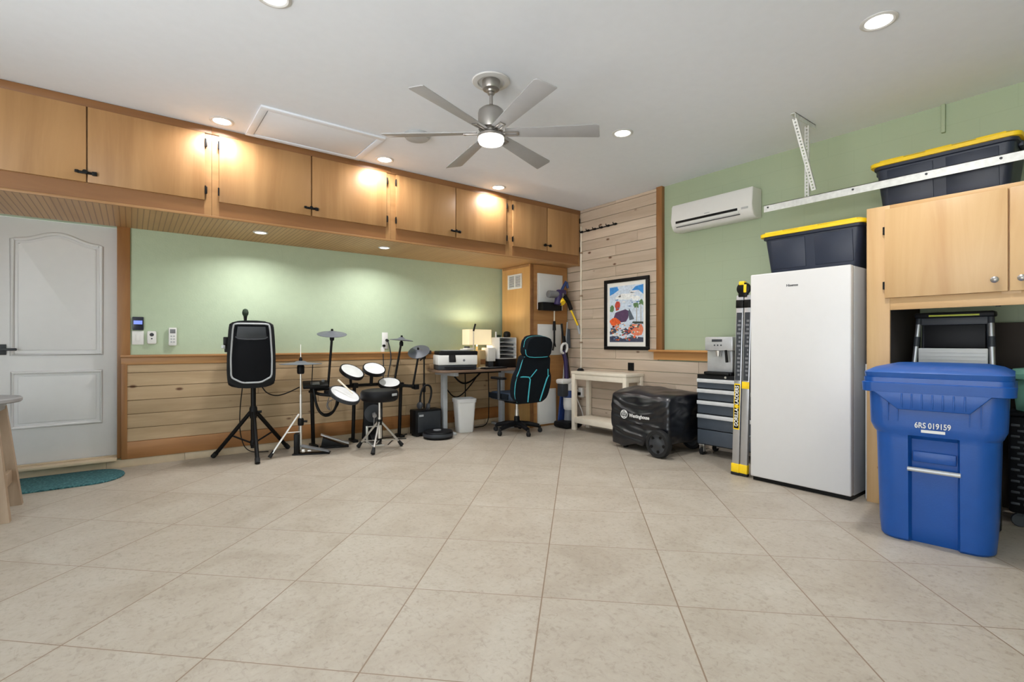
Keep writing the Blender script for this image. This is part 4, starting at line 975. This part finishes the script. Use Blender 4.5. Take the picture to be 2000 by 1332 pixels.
# hi-hat stand
t = thing('hi_hat_stand', 'chrome hi-hat stand with thin cymbal and black pedal beside the speaker tripod', 'hi-hat', (1.395, 5.42, 0))
b = MB(); b.cyl((0, 0, .08), (0, 0, .62), .0125, None, 14); b.cyl((0, 0, .5), (0, 0, .93), .008, None, 12); b.cyl((0, 0, .93), (0, 0, 1.14), .0035, None, 8); b.build('pole', m_chrome, t)
b = MB(); b.lathe([(.03, .835), (.036, .85), (.036, .915), (.02, .94)], seg=20); b.build('controller', m_blackp, t)
b = MB(); b.lathe([(0, .946), (.205, .935), (.207, .939), (.06, .955), (.04, .968), (0, .972)], seg=48); b.build('cymbal_pad', m_cym, t)
b = MB(); b.lathe([(.016, .965), (.018, .98), (.014, 1.0), (.006, 1.01)], seg=14); b.build('clutch', m_black, t)
b = MB(); b.cyl((.12, 0, .935), (.115, .02, .70), .005, None, 8); b.build('lead', m_black, t)
b = MB(); b.lathe([(.026, .30), (.03, .315), (.03, .36), (.024, .375)], seg=18); b.cyl((.02, 0, .34), (.06, -.02, .34), .009, .012, 10); b.build('leg_collar', m_black, t)
for (fx, fy) in ((-.305, -.03), (.06, .36)):
    b = MB()
    for o_ in (-.011, .011): b.tube([(fx * .06, fy * .06 + o_, .42), (fx * .9, fy * .9 + o_, .055)], .0065, 8)
    b.tube([(0, 0, .235), (fx * .5, fy * .5, .24)], .006, 8); lg = b.build('leg', m_chrome, t)
    b = MB(); b.tube([(fx * .86, fy * .86, .075), (fx, fy, .014)], [.014, .02], 10); b.build('rubber_foot', m_rubber, lg)
b = MB(); b.T = Matrix.Rotation(R(-25), 4, 'Z'); b.box((-.075, -.05, 0), (.29, .05, .014), .004); b.box((-.06, -.05, .012), (-.01, .05, .22), .01); b.build('pedal_base', m_black, t)
b = MB(); b.T = Matrix.Rotation(R(-25), 4, 'Z'); b.prism([(.0, .10), (.06, .085), (.27, .03), (.28, .016), (.0, .085)], .075, (0, -.0375, 0), 'y', .002); b.build('footboard', m_grey, t)
b = MB(); b.T = Matrix.Rotation(R(-25), 4, 'Z'); b.box((.02, -.055, .03), (.05, -.045, .06), .003); b.box((.075, -.052, .035), (.11, -.046, .05), .002); b.cyl((0, 0, .05), (0, 0, .14), .009, None, 10); b.build('pedal_link', m_chrome, t)
t = thing('trigger_pedal', 'low black trigger pedal with silver footboard behind the hi-hat stand', 'pedal', (1.70, 5.585, 0), -18)
b = MB(); b.box((-.06, -.05, 0), (.24, .05, .02), .005); b.prism([(-.05, .02), (.2, .02), (-.03, .12)], .09, (0, -.045, 0), 'y', .004); b.build('pedal_body', m_black, t)
b = MB(); b.prism([(-.05, .145), (-.05, .158), (.24, .045), (.24, .03)], .08, (0, -.04, 0), 'y', .003); b.build('footboard', m_silver, t)
# kick tower
t = thing('kick_tower', 'black kick drum tower with chrome pedal behind the drum throne', 'kick drum', (2.25, 5.60, 0), -12)
b = MB(); b.box((-.11, 0, .0), (.11, .05, .48), .02); b.tube([(-.09, .05, .4), (-.1, .13, .02)], .012); b.tube([(.09, .05, .4), (.1, .13, .02)], .012); b.build('tower', m_blackp, t)
b = MB(); b.lathe([(.10, 0), (.105, .012), (.09, .02), (0, .02)], (0, 0, .33), 32, (0, -1, 0)); b.build('kick_pad', m_dgrey, t)
b = MB(); b.box((-.07, -.30, 0), (.07, 0, .014), .004); b.box((-.09, -.04, 0), (-.065, .0, .19), .004); b.box((.065, -.04, 0), (.09, .0, .19), .004); b.cyl((-.08, -.02, .18), (.08, -.02, .18), .009, None, 10); b.build('pedal_frame', m_chrome, t)
b = MB(); b.prism([(-.28, .03), (-.27, .02), (-.04, .09), (-.05, .10)], .09, (-.045, 0, 0), 'x', .002); b.build('footboard', m_blackp, t)
b = MB(); b.cyl((0, -.02, .18), (0, -.06, .31), .005, None, 8); b.cyl((0, -.085, .31), (0, -.03, .33), .024, .024, 14); b.build('beater', m_alu, t)
# throne
t = thing('drum_throne', 'black drum throne with round padded seat on a chrome tripod', 'stool', (2.13, 5.13, 0))
b = MB(); b.lathe([(.05, .525), (.17, .53), (.19, .545), (.2, .575), (.2, .62), (.185, .645), (.14, .655), (0, .657)], seg=48); b.build('seat', m_blackp, t)
b = MB(); b.T = Matrix.Rotation(R(28), 4, 'Z') @ Matrix.Translation((0, -.2005, .605)); b.box((-.04, -.003, -.013), (.04, .004, .013), .003); b.build('seat_badge', m_lgrey, t)
b = MB(); b.cyl((0, 0, .1), (0, 0, .35), .017, None, 16); b.cyl((0, 0, .3), (0, 0, .53), .0125, None, 14); b.build('pole', m_chrome, t)
b = MB(); b.lathe([(.022, .27), (.026, .28), (.026, .32), (.02, .33)], seg=18); b.lathe([(.02, .085), (.024, .09), (.024, .12), (.02, .125)], seg=18); b.build('collar', m_black, t)
for (fx, fy) in ((-.15, .23), (-.16, -.21), (.27, .02)):
    b = MB()
    b.tube([(fx * .08, fy * .08, .30), (fx * .9, fy * .9, .05)], .011, 8); b.tube([(0, 0, .105), (fx * .78, fy * .78, .082)], .006, 8); lg = b.build('leg', m_chrome, t)
    b = MB(); b.tube([(fx * .84, fy * .84, .07), (fx, fy, .016)], [.016, .024], 10); b.build('rubber_foot', m_rubber, lg)
t = thing('drum_stick', 'white drumstick lying across the snare pad', 'drumstick', (1.80, 5.36, .655))
b = MB(); b.tube([(-.02, .06, .1), (.1, -.05, -.045)], [.011, .008], 8); b.build('stick', m_cream, t)
# microphone boom, headphones, amp
t = thing('boom_stand', 'black microphone boom stand between the drum kit and the printer', 'stand', (3.0, 5.775, 0))
b = MB(); b.cyl((0, 0, .015), (0, 0, 1.0), .010, None, 12); b.build('pole', m_black, t)
b = MB(); b.lathe([(.016, .52), (.02, .53), (.02, .62), (.014, .64)], seg=14); b.build('clutch', m_blackp, t)
b = MB(); b.lathe([(.02, .95), (.024, .96), (.024, 1.0), (.012, 1.02)], seg=14); b.build('clutch', m_blackp, t)
b = MB(); b.tube([(-.06, -.0, .93), (.06, -.02, 1.04)], .011, 10); b.build('boom', m_black, t)
b = MB(); b.box((-.01, -.06, 1.01), (.08, -.0, 1.06), .012); b.build('mic_clip', m_dgrey, t)
b = MB(); b.lathe([(.07, 0), (.07, .012), (.02, .022)], seg=24); b.build('round_base', m_black, t)
t = thing('headphones', 'black headphones hanging from the end of the drum rack', 'headphones', (2.87, 5.47, .53))
b = MB(); b.T = Matrix.Rotation(R(12), 4, 'Y'); b.tube([(-.06, 0, -.12), (-.075, 0, 0), (-.05, 0, .09), (0, 0, .115), (.05, 0, .09), (.075, 0, 0), (.06, 0, -.12)], .012, 10, smooth=2); b.build('headband', m_blackp, t)
for s in (-1, 1):
    b = MB(); b.T = Matrix.Rotation(R(12), 4, 'Y'); b.lathe([(.03, -.02), (.042, -.012), (.042, .012), (.03, .022), (0, .024)], (s * .055, 0, -.15), 20, (s, -.3, 0)); b.build('ear_cup', m_dgrey, t)
t = thing('guitar_amp', 'small black amplifier box with pale badge beside the desk leg', 'amplifier', (2.76, 5.53, 0))
b = MB(); b.box((0, .004, .02), (.36, .17, .325), .012); b.build('amp_cabinet', m_blackp, t)
b = MB(); b.box((.03, -.002, .05), (.345, .008, .30), .003); b.build('grille_cloth', m_dgrey, t)
b = MB(); b.box((.045, -.006, .245), (.105, 0, .27), .002); b.build('badge', m_lgrey, t)
for x in (.02, .31):
    b = MB(); b.box((x, .01, 0), (x + .035, .16, .025), .004); b.build('foot', m_rubber, t)
t = thing('robot_vacuum', 'round black robot vacuum on the floor in front of the amplifier', 'robot vacuum', (2.96, 5.335, 0))
b = MB(); b.lathe([(.16, .008), (.178, .015), (.18, .05), (.18, .075), (.172, .088), (0, .092)], seg=56); b.build('vacuum_body', m_blackp, t)
b = MB(); b.lathe([(.182, .03), (.184, .034), (.184, .062), (.182, .066)], seg=56); b.build('bumper', m_dgrey, t)
b = MB(); b.lathe([(.05, .09), (.05, .097), (.045, .1), (0, .1)], (0, .02, 0), 28); b.build('control_disc', m_grey, t)
for s in (-1, 1):
    b = MB(); b.lathe([(.03, -.01), (.03, .01)], (s * .11, 0, .03), 16, (1, 0, 0)); b.build('wheel', m_rubber, t)
b = MB(); b.tube([(2.2, 5.6, .01), (2.4, 5.72, .008), (2.6, 5.66, .008), (2.75, 5.76, .008)], .006, 6, smooth=2); b.tube([(2.3, 5.3, .008), (2.5, 5.58, .008), (2.62, 5.5, .008)], .005, 6, smooth=2); tag(b.build('floor_cable', m_black), 'loose black cable on the tiles under the drum kit', 'cable')

# ---------------------------------------------------------------- desk
t = thing('standing_desk', 'dark brown topped standing desk with grey column legs', 'desk', (0, 0, 0))
o = []
for cx, cy, a0 in ((4.2, 5.77, 0), (3.1, 5.77, 90)):
    for k in range(5): an = R(a0 + 22.5 * k); o.append((cx + .05 * math.cos(an), cy + .05 * math.sin(an)))
o += [(2.985, 5.55), (2.95, 5.42), (2.955, 5.30), (3.0, 5.235), (3.1, 5.205), (3.6, 5.19), (4.25, 5.18)]
b = MB(); b.prism(o, .03, (0, 0, .79), 'z', .006); b.build('desk_top', m_desk, t)
for x in (3.20, 4.12):
    b = MB(); b.box((x - .03, 5.57, .03), (x + .03, 5.65, .74), .006); lg = b.build('leg_column', m_lgrey, t)
    b = MB(); b.box((x - .035, 5.35, 0), (x + .035, 5.82, .03), .008); b.build('leg_foot', m_lgrey, lg)
    b = MB(); b.box((x - .03, 5.3, .74), (x + .03, 5.8, .788), .004); b.build('leg_bracket', m_lgrey, lg)
b = MB(); b.box((3.2, 5.58, .745), (4.12, 5.63, .785), .003); b.build('frame_beam', m_black, t)
b = MB(); b.tube([(3.35, 5.7, .78), (3.5, 5.72, .62), (3.62, 5.72, .6), (3.75, 5.7, .68), (3.85, 5.68, .78)], .012, 8, smooth=3); b.tube([(3.6, 5.74, .75), (3.62, 5.76, .5), (3.6, 5.76, .2)], .008, 8, smooth=2); b.tube([(3.3, 5.72, .55), (3.42, 5.74, .42), (3.55, 5.75, .44), (3.7, 5.72, .6), (3.82, 5.7, .76)], .008, 8, smooth=3); b.tube([(3.95, 5.69, .78), (3.96, 5.69, .3), (3.93, 5.66, .01), (3.7, 5.66, .008)], .006, 8, smooth=2)
tag(b.build('desk_cables', m_black), 'tangle of black cables hanging under the desk', 'cable')
t = thing('waste_bin', 'tall white plastic waste bin under the desk', 'waste bin', (3.45, 5.52, 0), -12)
def rsec(z, hx, hy, r):
    o = []
    for cx, cy, a0 in ((hx - r, hy - r, 0), (-hx + r, hy - r, 90), (-hx + r, -hy + r, 180), (hx - r, -hy + r, 270)):
        for k in range(5): an = R(a0 + 22.5 * k); o.append((cx + r * math.cos(an), cy + r * math.sin(an), z))
    return o
b = MB(); b.loft([rsec(0, .095, .085, .03), rsec(.01, .1, .09, .03), rsec(.39, .125, .11, .035), rsec(.39, .118, .103, .03), rsec(.03, .09, .08, .03)]); b.build('bin_body', m_whitep, t)
b = MB(); b.loft([rsec(.385, .134, .119, .04), rsec(.43, .138, .123, .04), rsec(.436, .13, .115, .035), rsec(.41, .116, .10, .03), rsec(.385, .118, .103, .03)]); b.build('bin_rim', m_white, t)
# printer
t = thing('printer', 'white and black office printer on the end of the desk', 'printer', (3.245, 5.41, .82), -17)
b = MB(); b.box((-.245, -.14, 0), (.245, .15, .065), .012); b.build('paper_base', m_dgrey, t)
b = MB(); b.box((-.25, -.155, .062), (.25, .16, .185), .012); b.build('printer_body', m_whitep, t)
b = MB(); b.box((-.235, -.15, .182), (.255, .16, .235), .012); b.build('scanner_lid', m_blackp, t)
b = MB(); b.T = Matrix.Translation((-.075, -.158, .135)) @ Matrix.Rotation(R(-20), 4, 'X'); b.box((-.042, -.012, -.04), (.042, .006, .055), .004); b.build('control_screen', m_black, t)
b = MB(); b.cyl((.075, -.154, .12), (.075, -.157, .12), .015, None, 20); b.build('round_badge', m_grey, t)
b = MB(); b.box((-.17, -.20, .03), (.2, -.13, .042), .004); b.build('output_tray', m_blackp, t)
b = MB(); b.box((-.16, -.09, .236), (.17, .12, .245), .004); b.build('feeder_cover', m_lgrey, t)
t = thing('paper_stack', 'small pile of white papers and pouches on the printer lid', 'papers', (3.42, 5.36, 1.067), 12)
b = MB(); b.box((-.09, -.06, 0), (.06, .07, .012), .002); b.box((-.06, -.04, .012), (.05, .05, .024), .003); b.build('sheets', m_paper, t)
b = MB(); b.box((-.04, -.01, .0245), (.01, .05, .045), .006); b.build('clip_box', m_dgrey, t)
# lamp
t = thing('desk_lamp', 'lit desk lamp with cream box shade behind the printer', 'lamp', (3.72, 5.63, .82))
b = MB(); b.lathe([(.07, 0), (.07, .012), (.02, .02), (.012, .04), (.012, .29)], seg=28); b.build('lamp_base', m_card, t)
b = MB()
hx, hy = .185, .085
b.loft([rsec(.31, hx, hy, .012), rsec(.515, hx, hy, .012), rsec(.515, hx - .004, hy - .004, .01), rsec(.31, hx - .004, hy - .004, .01)], False)
b.build('lamp_shade', m_shade, t)
b = MB(); b.tube([(0, 0, .29), (0, 0, .40)], .008, 8); b.cyl((0, 0, .36), (0, 0, .42), .028, .028, 16); b.build('bulb', EMIT('warm_bulb', (255, 232, 180), 6), t)
l = bpy.data.lights.new('lamp_light', 'POINT'); l.energy = 11; l.color = (1, .95, .86); l.shadow_soft_size = .03
lo = bpy.data.objects.new('lamp_light', l); COL.objects.link(lo); lo.parent = t; lo.location = (0, 0, .435)
t = thing('desk_stand', 'slim pale desk stand with dark tip in front of the lamp shade', 'lamp', (3.58, 5.50, .82))  # slim post with a dark tip, not a light source
b = MB(); b.lathe([(.05, 0), (.05, .01), (.012, .016)], seg=24); b.cyl((0, 0, .01), (0, 0, .50), .008, None, 10); b.build('pole', m_cream, t)
b = MB(); b.tube([(0, 0, .49), (.012, 0, .53), (.03, 0, .585)], .012, 10); b.build('tip', m_black, t)
# paper sorter
t = thing('paper_sorter', 'white desktop paper sorter with dark shelves on the desk', 'organizer', (3.92, 5.38, .82))
b = MB(); b.box((0, 0, 0), (.28, .28, .12), .006); b.build('black_base', m_blackp, t)
b = MB(); b.box((-.005, 0, .12), (.005, .30, .40), .001); b.box((.275, 0, .12), (.285, .30, .40), .001); b.box((0, 0, .40), (.28, .30, .41), .001); b.box((0, .29, .12), (.28, .30, .40)); b.box((0, 0, .12), (.28, .30, .128)); b.build('sorter_case', m_whitep, t)
for k in range(4):
    b = MB(); b.box((.006, .004, .178 + k * .055), (.274, .285, .184 + k * .055)); b.build('shelf', m_whitep if k != 1 else m_lgrey, t)
b = MB()
for k in range(4): b.box((.02, .02, .130 + k * .055), (.25, .28, .150 + k * .055), .003)
b.build('stored_papers', m_dgrey, t)
t = thing('smart_speaker', 'small dark domed speaker on top of the paper sorter', 'speaker', (4.13, 5.50, 1.231))
b = MB(); b.lathe([(.045, 0), (.052, .015), (.052, .05), (.04, .075), (.015, .084), (0, .085)], seg=28); b.build('dome', m_black, t)
t = thing('pen_pot', 'small dark dish with a white tube on the paper sorter', 'dish', (3.97, 5.48, 1.231))
b = MB(); b.lathe([(.03, 0), (.04, .015), (.03, .032), (0, .034)], seg=20); b.build('dish', m_green2, t)
b = MB(); b.cyl((-.055, -.02, 0), (-.055, -.02, .075), .012, None, 12); b.build('tube', m_whitep, t)
t = thing('white_box', 'small white box standing on the desk beside the paper sorter', 'box', (3.76, 5.42, .82))
b = MB(); b.box((0, 0, .09), (.12, .16, .27), .006); b.build('box_body', m_paper, t)
b = MB(); b.box((.02, .02, 0), (.1, .14, .09), .004); b.build('stand', m_dgrey, t)
t = thing('tan_pouch', 'tan patterned pouch on the desk between printer and white box', 'pouch', (3.69, 5.48, .82))
b = MB(); b.box((-.05, -.04, 0), (.05, .04, .24), .02); b.build('pouch_body', m_card, t)
b = MB(); b.box((-.04, -.043, .05), (.04, -.038, .12), .004); b.build('pouch_label', m_fascia, t)
t = thing('keyboard', 'dark keyboard on the desk in front of the paper sorter', 'keyboard', (3.72, 5.26, .82), 3)
b = MB(); b.box((-.16, -.06, 0), (.20, .06, .018), .006); b.build('key_deck', m_blackp, t)
b = MB()
for r_ in range(4):
    for c_ in range(14): b.box((-.15 + c_ * .0245, -.05 + r_ * .026, .017), (-.13 + c_ * .0245, -.03 + r_ * .026, .022), .002)
tag(b.build('keys', m_dgrey, t), kind='stuff')
t = thing('notepad', 'white notepad and crumpled sheets on the desk beside the printer', 'notepad', (3.66, 5.40, .82), 15)
b = MB(); b.box((-.07, -.05, 0), (.07, .05, .008), .001); b.box((-.05, -.045, .008), (.06, .03, .02), .002); b.build('sheets', m_paper, t)

# ---------------------------------------------------------- office chair
t = thing('office_chair', 'high-backed dark office chair with cyan piping at the desk', 'office chair', (3.93, 5.02, 0), 0)
# local +y is where the sitter looks
b = MB(); b.lathe([(.03, .07), (.036, .08), (.036, .2), (.03, .22)], seg=18); b.build('base_hub', m_blackp, t)
b = MB(); b.cyl((0, 0, .2), (0, 0, .40), .018, None, 14); b.cyl((0, 0, .22), (0, 0, .30), .024, None, 14); b.build('gas_lift', m_chrome, t)
for k in range(5):
    an = R(-100 + 72 * k); c, s = math.cos(an), math.sin(an)
    b = MB(); b.tube([(c * .02, s * .02, .125), (c * .15, s * .15, .115), (c * .29, s * .29, .085)], [.034, .032, .026], 10); lg = b.build('base_spoke', m_blackp, t)
    b = MB(); b.lathe([(.024, -.02), (.03, -.014), (.03, -.004), (.02, 0), (.03, .004), (.03, .014), (.024, .02)], (c * .305, s * .305, .03), 18, (-s + .3, c, 0)); b.box((c * .3 - .014, s * .3 - .014, .04), (c * .3 + .014, s * .3 + .014, .088), .005); b.build('caster', m_rubber, lg)
b = MB(); b.box((-.12, -.16, .39), (.12, .12, .43), .01); b.tube([(.1, -.02, .41), (.24, -.04, .40)], .008); b.tube([(-.02, -.1, .42), (-.02, -.26, .43), (-.02, -.29, .56)], .026, 10); b.build('tilt_mechanism', m_black, t)
b = MB(); b.box((-.25, -.22, .43), (.25, .28, .53), .045, 4); b.build('seat', m_seat, t)
b = MB(); b.box((-.262, -.15, .45), (-.235, .27, .52), .012, 3); b.box((.235, -.15, .45), (.262, .27, .52), .012, 3); b.build('seat_bolster', m_fabric, t)
# the backrest: outline in x,z, curved slightly, leaning back
lean = Matrix.Translation((0, -.24, .42)) @ Matrix.Rotation(R(12), 4, 'X')
half = [(.12, .0), (.17, .02), (.205, .10), (.215, .25), (.205, .345), (.18, .40), (.172, .47), (.165, .56), (.15, .60)]
def mirrored(h): return [(-x * 1.3, z) for x, z in h] + [(x * 1.3, z) for x, z in h[::-1]]
def shell(outl, y0, y1, r):
    bb = MB(); bb.T = lean; bb.prism(outl, y1 - y0, (0, y0, 0), 'y', r); return bb
b = shell(chaikin(mirrored(half), 2, .22), -.05, .06, .012); bk = b.build('backrest', m_fabric, t, 60)
head = [(.10, .575), (.138, .595), (.15, .64), (.152, .74), (.138, .80), (.10, .83), (.05, .84)]
b = shell(chaikin(mirrored(head), 2, .22), -.07, .06, .012); hr = b.build('headrest', m_fabric, t, 60)
def pip(pts, r, par, y=-.052):
    bb = MB(); bb.T = lean; bb.tube([(x * 1.3, y if len(p) == 2 else p[2], z) for p in pts for x, z in ((p[0], p[1]),)], r, 8, smooth=1); bb.build('piping', m_cyan, par)
pip([(-.155, .68, -.045), (-.15, .612, -.062), (-.10, .588, -.073), (.09, .588, -.072), (.14, .605, -.06), (.156, .68, -.045)], .004, hr)
pip([(-.152, .70, 0), (-.15, .79, 0), (-.11, .832, -.01), (0, .842, -.01), (.11, .832, -.01), (.15, .79, 0)], .003, hr)
pip([(-.20, .34, -.035), (-.13, .345, -.056), (-.055, .335, -.056), (-.01 - .045, .22, -.056), (-.045, .02, -.052)], .0085, bk)
pip([(-.055, .335, -.056), (-.01, .40, -.054), (.01, .43, -.053)], .006, bk)
pip([(.20, .36, -.03), (.165, .335, -.052), (.15, .30, -.056), (.12, .12, -.056), (.105, .02, -.052)], .0085, bk)
pip([(.165, .335, -.052), (.15, .43, -.054)], .006, bk)
pip([(-.16, .02, -.03), (-.205, .1, -.035), (-.214, .25, -.035), (-.20, .34, -.035)], .006, bk)
pip([(-.205, .345, -.03), (-.185, .41, -.03), (-.165, .54, -.03), (-.15, .59, -.04)], .005, bk)
for s in (-1, 1):
    b = MB(); b.box((s * .285 - .035, -.12, .70), (s * .285 + .035, .14, .73), .012, 3); ar = b.build('armrest_pad', m_blackp, t)
    b = MB(); b.tube([(s * .2, 0, .44), (s * .285, 0, .45), (s * .285, 0, .70)], .02, 10); b.build('armrest_post', m_dgrey, ar)

# ------------------------------------------------------------- light & camera
w = bpy.data.worlds.new('World'); SC.world = w; w.use_nodes = True
bg = w.node_tree.nodes['Background']; wt = w.node_tree   # dim sky; lower half made brighter to light the ceiling
tc = N(wt, 'ShaderNodeTexCoord'); sp = N(wt, 'ShaderNodeSeparateXYZ'); wt.links.new(tc.outputs['Generated'], sp.inputs[0])
wr = ramp(wt, [(.0, (1.0, .985, .97, 1)), (.48, (1.0, .985, .97, 1)), (.52, (.33, .36, .40, 1)), (1, (.36, .39, .44, 1))])
ma = N(wt, 'ShaderNodeMath', operation='MULTIPLY_ADD'); ma.inputs[1].default_value = .5; ma.inputs[2].default_value = .5
wt.links.new(sp.outputs['Z'], ma.inputs[0]); wt.links.new(ma.outputs[0], wr.inputs['Fac']); wt.links.new(wr.outputs[0], bg.inputs[0]); bg.inputs[1].default_value = 7.5
cam = bpy.data.cameras.new('Camera'); co = bpy.data.objects.new('Camera', cam); COL.objects.link(co)
co.location = (0, 0, 1.16); co.rotation_euler = (R(90), 0, R(-37.5))
cam.sensor_width = 36; cam.lens = 969 / 2000 * 36; cam.shift_y = .0015; cam.clip_start = .02
SC.camera = co
SC.view_settings.view_transform = 'Standard'; SC.view_settings.look = 'None'; SC.view_settings.gamma = 1; SC.view_settings.use_curve_mapping = False
SC.view_settings.exposure = -0.05
